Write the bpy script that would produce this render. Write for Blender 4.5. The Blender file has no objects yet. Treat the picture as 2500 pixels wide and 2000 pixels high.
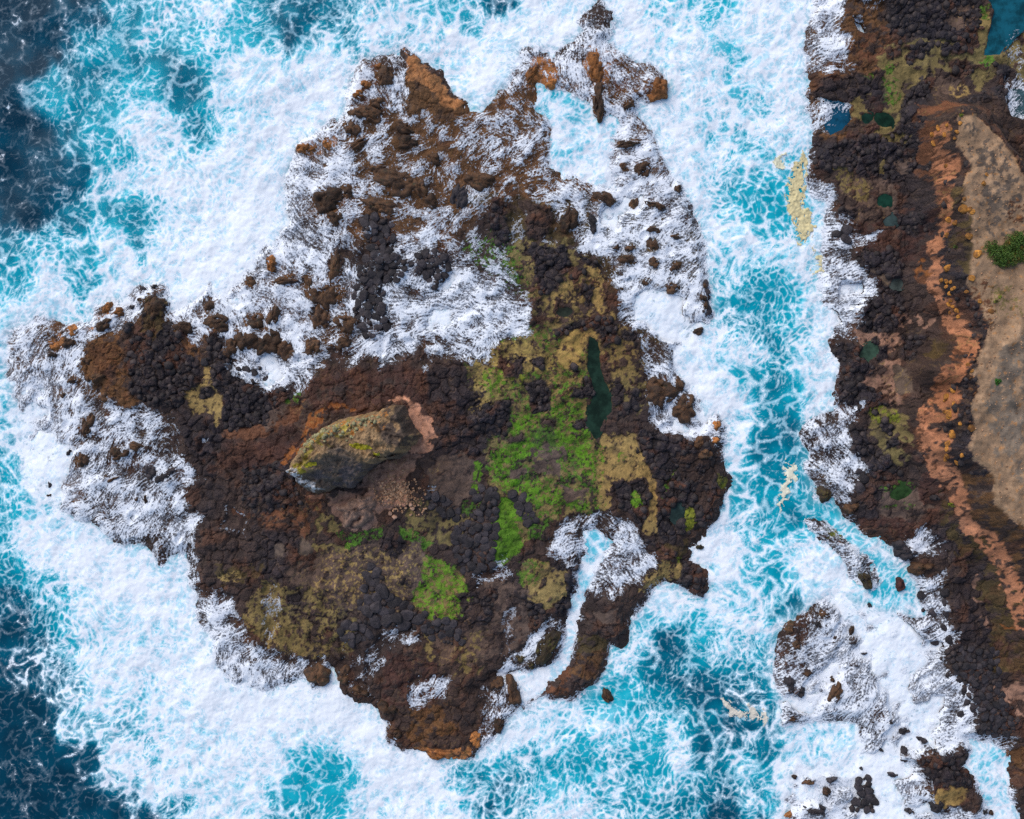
import bpy, bmesh, math, random
import numpy as np
from mathutils import Vector

random.seed(7)
RNG = np.random.default_rng(11)
sc = bpy.context.scene
col = sc.collection

# ------------------------------------------------------------------ camera, sky, sun, exposure
H = 100.0          # drone height, metres
S = 0.04           # metres per photograph pixel at sea level
cam_d = bpy.data.cameras.new('camera')
cam = bpy.data.objects.new('camera', cam_d)
col.objects.link(cam)
cam.location = (0, 0, H)
cam.rotation_euler = (0, 0, 0)
cam_d.sensor_width = 36.0
cam_d.lens = 36.0
cam_d.clip_end = 3000
sc.camera = cam

SUN_EL, SUN_AZ = math.radians(44), math.radians(-38)      # light from the upper left of the picture
world = bpy.data.worlds.new('World')
sc.world = world
world.use_nodes = True
wn = world.node_tree.nodes
wl = world.node_tree.links
wn.clear()
sky = wn.new('ShaderNodeTexSky')
sky.sky_type = 'NISHITA'
sky.sun_disc = False
sky.sun_elevation = SUN_EL
sky.sun_rotation = SUN_AZ
sky.air_density = 1.0
sky.dust_density = 1.5
sky.ozone_density = 1.0
bg = wn.new('ShaderNodeBackground')
bg.inputs['Strength'].default_value = 0.13
wo = wn.new('ShaderNodeOutputWorld')
wl.new(sky.outputs[0], bg.inputs[0])
wl.new(bg.outputs[0], wo.inputs[0])
sun_d = bpy.data.lights.new('sun', 'SUN')
sun_d.energy = 1.5
sun_d.angle = math.radians(50)
sun_d.color = (1.0, 0.96, 0.9)
sun = bpy.data.objects.new('sun', sun_d)
col.objects.link(sun)
sv = Vector((math.sin(SUN_AZ) * math.cos(SUN_EL), math.cos(SUN_AZ) * math.cos(SUN_EL), math.sin(SUN_EL)))
sun.rotation_euler = sv.to_track_quat('Z', 'Y').to_euler()
sc.view_settings.view_transform = 'Standard'
sc.view_settings.look = 'None'
sc.view_settings.gamma = 1.0
sc.view_settings.exposure = 0.3
sc.cycles.use_denoising = False
sc.cycles.max_bounces = 3
sc.cycles.diffuse_bounces = 2
sc.cycles.glossy_bounces = 1
sc.cycles.transparent_max_bounces = 6


# ------------------------------------------------------------------ survey helpers
def P(u, v, h=0.0):
    """ground point seen at photograph pixel (u, v) when it lies h metres above the sea"""
    k = (H - h) / H
    return ((u - 1250) * S * k, (1000 - v) * S * k)


def lin(c):
    c = np.asarray(c, float) / 255.0
    return np.where(c <= 0.04045, c / 12.92, ((c + 0.055) / 1.055) ** 2.4)


def lin4(c):
    return tuple(lin(c)) + (1.0,)


DX = 0.08
X0, X1, Y0, Y1 = -66.0, 66.0, -53.0, 53.0
NX = int((X1 - X0) / DX) + 1
NY = int((Y1 - Y0) / DX) + 1
gx = X0 + DX * np.arange(NX)
gy = Y0 + DX * np.arange(NY)
GX, GY = np.meshgrid(gx.astype(np.float32), gy.astype(np.float32))


def noise(lo, hi, beta, seed):
    """band limited random field on the survey grid, wavelengths lo..hi metres, unit deviation"""
    r = np.random.default_rng(seed)
    f = np.fft.rfft2(r.standard_normal((NY, NX)).astype(np.float32))
    ky = np.fft.fftfreq(NY, DX)[:, None]
    kx = np.fft.rfftfreq(NX, DX)[None, :]
    k = np.sqrt(kx * kx + ky * ky)
    k[0, 0] = 1e-9
    amp = k ** (-beta) * np.exp(-(k * lo) ** 2 * 0.5) * (1 - np.exp(-(k * hi) ** 2))
    n = np.fft.irfft2(f * amp, s=(NY, NX))
    return ((n - n.mean()) / n.std()).astype(np.float32)


def sstep(a, b, x):
    t = np.clip((x - a) / (b - a), 0, 1)
    return t * t * (3 - 2 * t)


WX = noise(0.8, 8, 2.3, 1)
WY = noise(0.8, 8, 2.3, 2)
WXf = noise(0.35, 1.6, 1.9, 3)
WYf = noise(0.35, 1.6, 1.9, 4)


def sdf(poly, warp=0.25, fine=0.06, margin=3.0):
    """signed distance in metres (inside positive) to a polygon whose edge is roughened by noise"""
    p = np.asarray(poly, np.float32)
    x0, y0 = p.min(0) - margin
    x1, y1 = p.max(0) + margin
    i0, i1 = max(0, int((x0 - X0) / DX)), min(NX, int((x1 - X0) / DX) + 2)
    j0, j1 = max(0, int((y0 - Y0) / DX)), min(NY, int((y1 - Y0) / DX) + 2)
    if i1 <= i0 or j1 <= j0:
        return None
    sl = (slice(j0, j1), slice(i0, i1))
    x = GX[sl] + warp * WX[sl] + fine * WXf[sl]
    y = GY[sl] + warp * WY[sl] + fine * WYf[sl]
    d = np.full(x.shape, 1e9, np.float32)
    ins = np.zeros(x.shape, bool)
    n = len(p)
    for a in range(n):
        ax, ay = p[a]
        bx, by = p[(a + 1) % n]
        ex, ey = bx - ax, by - ay
        wx_, wy_ = x - ax, y - ay
        t = np.clip((wx_ * ex + wy_ * ey) / (ex * ex + ey * ey + 1e-9), 0, 1)
        d = np.minimum(d, (wx_ - ex * t) ** 2 + (wy_ - ey * t) ** 2)
        c = (ay > y) != (by > y)
        if ey != 0:
            ins ^= c & (x < ex * (y - ay) / ey + ax)
    d = np.sqrt(d)
    return sl, np.where(ins, d, -d)


def full_sdf(poly, warp=0.25, fine=0.06, lo=-9.0):
    out = np.full((NY, NX), lo, np.float32)
    r = sdf(poly, warp, fine, margin=-lo)
    if r:
        out[r[0]] = np.maximum(r[1], lo)
    return out


def pix(pts, h=0.0):
    return [P(u, v, h) for u, v in pts]


def ell(u, v, a, b, rot=0.0, n=14):
    cr, sr = math.cos(math.radians(rot)), math.sin(math.radians(rot))
    return [(u + a * math.cos(t) * cr - b * math.sin(t) * sr, v + a * math.cos(t) * sr + b * math.sin(t) * cr)
            for t in [2 * math.pi * k / n for k in range(n)]]


def sample(A, x, y):
    """bilinear look-up of a survey field at world x, y"""
    fx = np.clip((np.asarray(x) - X0) / DX, 0, NX - 1.001)
    fy = np.clip((np.asarray(y) - Y0) / DX, 0, NY - 1.001)
    i = fx.astype(int)
    j = fy.astype(int)
    tx, ty = fx - i, fy - j
    if A.ndim == 3:
        tx, ty = tx[..., None], ty[..., None]
    return (A[j, i] * (1 - tx) + A[j, i + 1] * tx) * (1 - ty) + (A[j + 1, i] * (1 - tx) + A[j + 1, i + 1] * tx) * ty


# ------------------------------------------------------------------ survey data (photograph pixels)
ISLAND = [(993,110),(1025,130),(1032,156),(1055,169),(1090,188),(1106,221),(1136,244),(1155,269),(1178,266),(1200,221),
 (1230,206),(1268,120),(1284,120),(1307,140),(1330,159),(1369,136),(1395,120),(1427,81),(1414,65),(1453,29),(1469,13),
 (1495,36),(1492,65),(1479,107),(1512,133),(1544,140),(1590,143),(1632,185),(1635,221),(1625,248),(1577,250),(1551,270),
 (1606,334),(1622,399),(1661,455),(1687,512),(1720,610),(1732,688),(1734,765),(1694,815),(1640,850),(1648,915),(1667,948),
 (1697,1012),(1749,1025),(1758,1041),(1749,1080),(1752,1116),(1784,1171),(1765,1203),(1763,1242),(1719,1285),(1716,1304),
 (1674,1333),(1661,1356),(1687,1379),(1706,1398),(1719,1444),(1703,1460),(1677,1440),(1655,1424),(1632,1415),(1596,1431),
 (1580,1466),(1560,1492),(1541,1511),(1534,1547),(1512,1567),(1482,1560),(1476,1596),(1469,1641),(1453,1667),(1401,1703),
 (1330,1705),(1278,1726),(1225,1765),(1216,1794),(1171,1817),(1152,1836),(1061,1856),(1035,1826),(996,1826),(960,1797),
 (954,1752),(928,1742),(918,1706),(863,1709),(827,1687),(811,1645),(795,1667),(762,1680),(749,1650),(710,1654),(642,1667),
 (575,1661),(532,1622),(490,1521),(477,1457),(458,1424),(458,1353),(403,1353),(380,1385),(360,1356),(338,1330),(286,1330),
 (244,1298),(198,1285),(130,1235),(75,1190),(49,1090),(32,992),(20,900),(10,820),(32,790),(97,785),(162,795),(214,785),
 (247,742),(276,742),(308,730),(338,696),(380,691),(409,727),(425,766),(461,750),(494,725),(515,698),(532,740),(571,700),
 (600,672),(649,620),(690,560),(720,494),(707,455),(710,383),(730,344),(775,328),(801,305),(834,286),(850,240),(856,175),
 (892,130),(925,125),(983,127)]
# hollows of the reef that hold sea water
INLETS = [
 [(1307,208),(1336,227),(1382,227),(1440,253),(1460,289),(1502,279),(1525,302),(1502,341),(1486,390),(1482,445),(1427,445),
  (1405,425),(1382,429),(1340,403),(1345,341),(1343,292),(1317,256)],
 [(1206,1648),(1288,1641),(1330,1622),(1359,1602),(1375,1547),(1378,1518),(1391,1460),(1411,1427),(1427,1372),(1442,1340),
  (1436,1300),(1469,1292),(1500,1320),(1480,1345),(1460,1414),(1440,1440),(1428,1480),(1421,1496),(1414,1544),(1398,1583),
  (1395,1615),(1346,1661),(1325,1700),(1278,1726),(1278,1690),(1240,1660)],
]
COAST = [(1995,-500),(1995,0),(1982,49),(1962,110),(1975,130),(1969,175),(1979,201),(1972,247),(1985,255),(1979,286),(1988,325),
 (1992,344),(1988,377),(1992,432),(2011,487),(2030,497),(2020,552),(2014,620),(2001,688),(2008,727),(2040,772),(2045,818),
 (2024,840),(2034,883),(2043,925),(2047,980),(2073,1006),(1995,1030),(1979,1051),(1995,1090),(1979,1142),(1998,1181),
 (2001,1213),(2014,1229),(2034,1222),(2053,1240),(2079,1265),(2112,1277),(2128,1307),(2164,1335),(2183,1363),(2222,1382),
 (2238,1405),(2262,1440),(2268,1500),(2240,1510),(2130,1495),(2080,1472),(2010,1462),(1960,1490),(1915,1540),(1900,1600),
 (1905,1700),(1915,1760),(2000,1745),(2080,1765),(2120,1815),(2105,1880),(2040,1890),(1930,1890),(1915,2000),(1925,2600),
 (3800,2600),(3800,-500)]
COAST_INLETS = [[(2362,1800),(2420,1815),(2462,1850),(2462,1905),(2455,1935),(2490,1985),(2500,2050),(2420,2050),(2400,1960),(2380,1890),(2345,1862),(2370,1835)]]
SKERRIES = [
 [(1969,1265),(2001,1285),(2053,1314),(2086,1346),(2112,1359),(2138,1402),(2144,1418),(2128,1431),(2099,1418),(2079,1392),
  (2070,1379),(2040,1350),(2008,1324),(1995,1304)],
]
STRIP_EDGE = [(2235,300),(2268,340),(2262,420),(2272,480),(2266,540),(2262,600),(2252,660),(2258,720),(2270,770),(2288,800),
 (2295,850),(2275,900),(2255,950),(2235,1000),(2228,1060),(2240,1110),(2262,1150),(2295,1195),(2325,1240),(2360,1290),
 (2390,1335),(2420,1380),(2450,1430),(2470,1500),(2490,1560),(2560,1700),(3800,1700),(3800,250),(2500,290),(2420,240),(2300,255)]
PLATEAU = [(2345,300),(2380,290),(2425,335),(2462,400),(2500,445),(3800,600),(3800,1500),(2600,1420),(2498,1301),(2449,1220),
 (2417,1161),(2391,1132),(2358,1096),(2375,1041),(2365,1000),(2378,944),(2355,909),(2375,886),(2388,821),(2394,788),(2358,707),
 (2368,577),(2352,480),(2362,400)]

# foam coverage (0..1) and water tone (0 navy .. 1 milky aqua) at points of the sea: u, v, foam, tone
SEA = np.array([float(t) for t in '''
0 0 .02 0 100 50 .05 0 200 30 .08 .05 0 200 .02 0 70 180 .06 0 130 130 .05 .05 50 280 .08 0 30 400 .08 .02 50 510 .15 .05 95 330 .1 .1
150 85 .25 .12 210 60 .4 .3 110 470 .25 .15 60 430 .1 .1 150 130 .35 .65 130 170 .2 .75 110 215 .1 .75 140 250 .35 .7 200 100 .4 .7
250 80 .4 .7 280 40 .4 .75 340 50 .3 .55 330 120 .25 .5 290 140 .1 .6 380 90 .6 .8 430 40 .7 .8 480 80 .5 .75 500 30 .8 .9
560 80 .25 .75 600 90 .35 .75 640 60 .5 .75 680 30 .1 .35 700 80 .02 .3 740 30 .03 .4 770 10 .05 .45 690 120 .15 .4 660 150 .5 .6
400 160 .05 .45 440 190 .03 .42 460 230 .08 .45 380 200 .35 .7 320 190 .4 .75 250 200 .5 .8 220 260 .45 .7 280 280 .1 .75
330 260 .7 .9 400 290 .75 .9 500 300 .35 .6 490 330 .4 .6 550 280 .5 .8 570 200 .7 .9 620 180 .7 .9 650 240 .85 .95 450 340 .75 .9
370 350 .85 1 180 390 .2 .35 130 400 .2 .3 200 430 .25 .3 160 350 .3 .55 240 330 .5 .7 280 370 .4 .75 250 440 .6 .8 320 420 .85 1
400 450 .95 1 500 420 .95 1 560 400 .8 .95 600 450 1 1 650 350 .9 1 310 500 .2 .65 330 560 .15 .6 350 600 .35 .6 190 530 .15 .45
150 560 .6 .8 230 560 .7 .9 280 580 .7 .9 190 650 .4 .65 210 690 .4 .6 260 660 .7 .85 50 670 .35 .65 40 710 .4 .65 60 600 .5 .7
10 620 .3 .5 100 680 .7 .9 150 740 .85 1 60 760 .7 .9 0 740 .4 .8 250 720 .9 1 300 640 .9 1 400 620 .85 .95 450 640 .85 1
430 560 .9 1 560 560 1 1 600 600 1 1 480 690 1 1 560 640 1 1 650 480 1 1
800 30 .4 .5 840 50 .5 .5 850 90 .4 .4 900 60 .6 .75 930 20 .6 .7 920 5 .3 .35 960 80 .6 .8 830 110 .5 .7 760 100 .4 .6 760 180 .9 1
800 160 .95 1 720 170 .6 .8 680 200 .7 .9 740 250 .95 1 800 230 1 1 700 300 .9 1 640 300 .8 .95 660 380 .9 1 620 250 .5 .8
1000 60 .7 .85 1060 100 .8 .9 1100 60 .6 .8 1140 60 .55 .7 1140 40 .5 .7 1200 20 .3 .3 1220 5 .2 .2 1210 60 .85 .95 1150 120 .9 1
1200 180 1 1 1120 170 .85 .95 1280 60 .95 1 1350 100 1 1 1400 30 .9 1 1550 30 1 1 1540 80 .9 1 1620 10 .5 .8 1700 10 .6 .85
1770 10 .35 .8 1760 40 .5 .85 1800 50 .8 .95 1860 30 .9 1 1930 30 .85 1 1650 70 .75 .9 1700 100 .7 .9 1780 100 .4 .8 1790 130 .5 .8
1880 100 .85 .95 1940 120 .9 1 1820 180 .7 .9 1760 150 .7 .9 1700 180 .8 .95 1650 300 .9 1 1750 250 .75 .9 1860 260 .6 .85
1830 230 .6 .85 1900 200 .85 1 1950 280 .85 1 1850 350 .8 .9 1800 400 .6 .85 1900 400 .7 .85 1750 380 .8 .9 1700 420 .85 .95
1820 450 .6 .8 1890 500 .25 .7 1850 520 .35 .7 1830 550 .4 .7 1780 520 .6 .85 1720 480 .85 .95 1740 560 .85 .95 1880 560 .4 .75
1890 620 .4 .75 1830 620 .8 .9 1780 650 .6 .8 1840 690 .35 .65 1820 720 .2 .6 1860 730 .15 .6 1900 690 .4 .7 1940 620 .7 .85
1930 720 .2 .65 1870 770 .4 .65 1840 810 .45 .6 1880 840 .3 .5 1830 830 .6 .65 1800 780 .5 .6 1920 800 .4 .65 1950 770 .5 .8
1980 740 .7 .9 1960 850 .6 .8 1990 600 .8 .9 1980 520 .7 .9 1970 450 .6 .85 1950 350 .8 .9 2020 660 .9 1 2010 580 .85 1
2040 540 .9 1 2050 700 .9 1 2000 780 .9 1 2020 820 .85 1 1810 870 .8 .95 1830 860 .6 .9 1820 920 .3 .7 1780 860 .6 .8 1760 900 .7 .85
1700 850 .9 1 1650 870 1 1 1700 930 1 1 1740 990 1 1 1800 980 .8 1 1880 920 .35 .55 1890 980 .25 .65 1920 950 .1 .65 1930 1000 .08 .5
1950 1030 .1 .4 1870 1020 .5 .7 1850 1060 .15 .5 1840 1080 .25 .5 1880 1100 .1 .6 1870 1150 .05 .65 1900 1060 .2 .6 1960 970 .5 .8
1990 1000 .85 1 2020 960 .9 1 2030 900 .85 1 1970 920 .7 .9 1930 1060 .3 .5 1800 1040 .8 .95 1790 1110 .85 1 1820 1150 .6 .85
1810 1180 .5 .75 1830 1240 .7 .85 1870 1200 .3 .7 1900 1160 .1 .6 1900 1240 .4 .75 1930 1180 .6 .8 1950 1200 .4 .6 1930 1240 .15 .55
1960 1230 .1 .6 1975 1212 .15 .65 1820 1290 .6 .8 1760 1290 .9 1 1720 1330 1 1 1700 1360 1 1 1760 1400 .9 1 1870 1290 .4 .75
1900 1320 .5 .8 1950 1290 .6 .85 1870 1350 .5 .75 1860 1400 .4 .7 1880 1420 .35 .7 1820 1420 .6 .85 1800 1480 .6 .8 1740 1470 .8 .9
1640 1460 .9 1 1600 1470 .9 1 1650 1500 .85 .95 1750 1520 .8 .9 1950 1350 .85 1 2000 1380 .9 1 1930 1400 .6 .85 1970 1440 .7 .9
2040 1430 .9 1 1920 1470 .2 .4 1900 1490 .4 .5 1870 1480 .7 .85 1860 1530 .7 .85 1850 1580 .5 .65 1820 1640 .4 .5 1880 1600 .5 .6
1890 1660 .4 .55 1870 1700 .3 .5 2000 1240 .5 .9 2060 1280 .45 .88 2120 1330 .45 .88 2170 1380 .5 .88 2160 1430 .3 .85 2200 1460 .5 .88
2240 1450 .6 .9 2150 1470 .4 .85
1600 1500 .7 .9 1570 1560 .75 .9 1540 1600 .7 .9 1520 1640 .85 .95 1690 1520 .5 .85 1660 1540 .15 .4 1650 1570 .05 .3
1680 1560 .3 .45 1730 1540 .4 .85 1740 1570 .5 .7 1710 1590 .4 .6 1780 1580 .6 .75 1640 1620 .05 .5 1600 1650 .05 .45 1680 1620 .5 .6
1730 1610 .25 .65 1590 1690 .1 .55 1580 1730 .2 .6 1540 1690 .75 .9 1510 1700 .2 .75 1520 1720 .2 .8 1480 1760 .7 .9 1420 1740 .8 .95
1560 1760 .6 .8 1590 1740 .25 .65 1650 1670 .2 .15 1720 1680 .1 .08 1680 1720 .15 .12 1740 1720 .2 .1 1650 1760 .4 .5 1700 1780 .3 .2
1760 1690 .35 .25 1800 1700 .4 .3 1820 1740 .6 .5 1780 1760 .3 .1 1810 1770 .2 .1 1860 1750 .5 .4 1720 1830 .2 .3 1700 1800 .3 .3
1750 1810 .5 .4 1820 1810 .6 .6 1880 1830 .1 .45 1860 1850 .2 .55 1800 1880 .7 .8 1850 1910 .5 .7 1900 1900 .8 .9 1740 1870 .4 .5
1730 1920 .3 .45 1760 1970 .1 .3 1820 1960 .7 .8 1860 1990 .4 .4 1880 1960 .6 .8 1700 1960 .4 .55 1660 1900 .5 .65 1640 1980 .5 .6
1600 1920 .6 .7 1560 1980 .5 .65 1500 1900 .6 .75 1510 1860 .5 .7 1570 1830 .1 .6 1570 1860 .1 .65 1600 1810 .7 .85 1640 1840 .7 .85
1430 1850 .15 .65 1410 1820 .3 .7 1460 1830 .5 .8 1500 1790 .5 .8 1400 1770 .8 .9 1350 1750 .8 .9 1300 1760 .7 .85 1330 1820 .7 .85
1280 1850 .4 .6 1340 1880 .15 .6 1400 1880 .4 .7 1330 1930 .3 .8 1300 1900 .5 .6 1270 1930 .5 .5 1240 1860 .3 .6 1200 1880 .4 .6
1140 1870 .3 .55 1160 1890 .4 .45 1220 1920 .5 .4 1180 1960 .5 .45 1120 1960 .4 .65 1250 1990 .5 .5 1330 1990 .7 .8 1420 1960 .7 .85
1480 1960 .6 .7 1150 1920 .5 .7 1100 1960 .8 .9 1090 1990 .7 .8 1200 1830 .8 .9 1260 1780 .8 .9
480 1480 1 1 440 1450 .9 .95 300 1420 1 1 200 1380 1 1 100 1350 .9 1 60 1300 .7 .85 20 1250 .4 .7 10 1300 .4 .65 30 1380 .3 .65
10 1400 .15 .5 70 1420 .5 .75 20 1460 .25 .3 60 1470 .3 .4 110 1480 .5 .7 140 1520 .35 .6 50 1510 .5 .2 90 1530 .2 .5 20 1550 .2 .1
30 1600 .4 .35 100 1580 .5 .4 60 1640 .6 .3 130 1630 .6 .4 20 1640 .3 .2 10 1700 .02 .08 60 1720 .05 .08 110 1740 .03 .08
140 1700 .5 .2 170 1680 .6 .4 40 1800 .05 .06 130 1800 .08 .08 150 1760 .25 .12 60 1900 .02 .06 160 1900 .05 .06 200 1860 .1 .12
230 1850 .08 .12 180 1780 .6 .4 240 1800 .7 .5 260 1900 .55 .3 230 1960 .05 .08 120 1980 .02 .06 330 1960 .55 .35 360 1990 .1 .15
300 1990 .05 .08 400 1960 .5 .5 430 1990 .5 .6 300 1860 .8 .8 380 1920 .85 .9 200 1600 .8 .9 180 1560 .6 .8 250 1560 .8 .9
250 1660 .8 .9 240 1730 .7 .8 300 1620 .85 .95 370 1570 .7 .85 340 1480 .9 .95 260 1500 .7 .85 200 1500 .75 .85 440 1560 .8 .9
420 1640 .9 .95 500 1640 .95 1 400 1720 .8 .9 500 1800 .75 .9 440 1790 .8 .9 560 1720 1 1 600 1760 1 1 700 1720 1 1 800 1740 1 1
560 1840 .9 1 660 1850 .9 1 720 1870 .3 .75 780 1880 .2 .75 860 1890 .25 .75 720 1910 .2 .7 800 1940 .3 .75 760 1960 .4 .65
670 1990 .5 .6 640 1960 .85 .95 900 1960 .8 1 950 1900 .95 1 1000 1960 .95 1 1040 1900 1 1 880 1820 .95 1 900 1780 1 1 980 1860 1 1
560 1960 .85 .95 480 1960 .8 .9 1390 270 .45 .85 1440 320 .7 .95 1360 300 .5 .85 1400 380 .55 .88 1450 400 .85 .98 1350 250 .4 .8
1470 1300 .45 .92 1450 1350 .5 .92 1430 1400 .6 .95 1410 1470 .75 .97 1395 1550 .75 .97 1360 1620 .75 .97 1290 1660 .95 1
2430 1850 .5 .92 2440 1920 .5 .92 2470 1990 .8 .97 2420 1830 .8 1 1960 1790 .85 .97 2030 1810 .8 .95 2060 1840 .9 1 1990 1760 .9 1
1950 1850 .85 .95 2080 1870 .9 1 -200 200 .02 0 -200 900 .5 .6 -200 1700 .02 .06 2550 1970 .8 .95 600 2150 .5 .5 1500 2150 .5 .5
100 2150 .02 .06 100 -150 .03 .02 600 -150 .4 .6 1200 -150 .5 .5 1800 -150 .7 .9'''.split()]).reshape(-1, 4)

_d = (SEA[:, 0] > 1630) & (SEA[:, 0] < 1880) & (SEA[:, 1] > 1630)
SEA[_d, 3] = np.maximum(SEA[_d, 3], .3)
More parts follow.
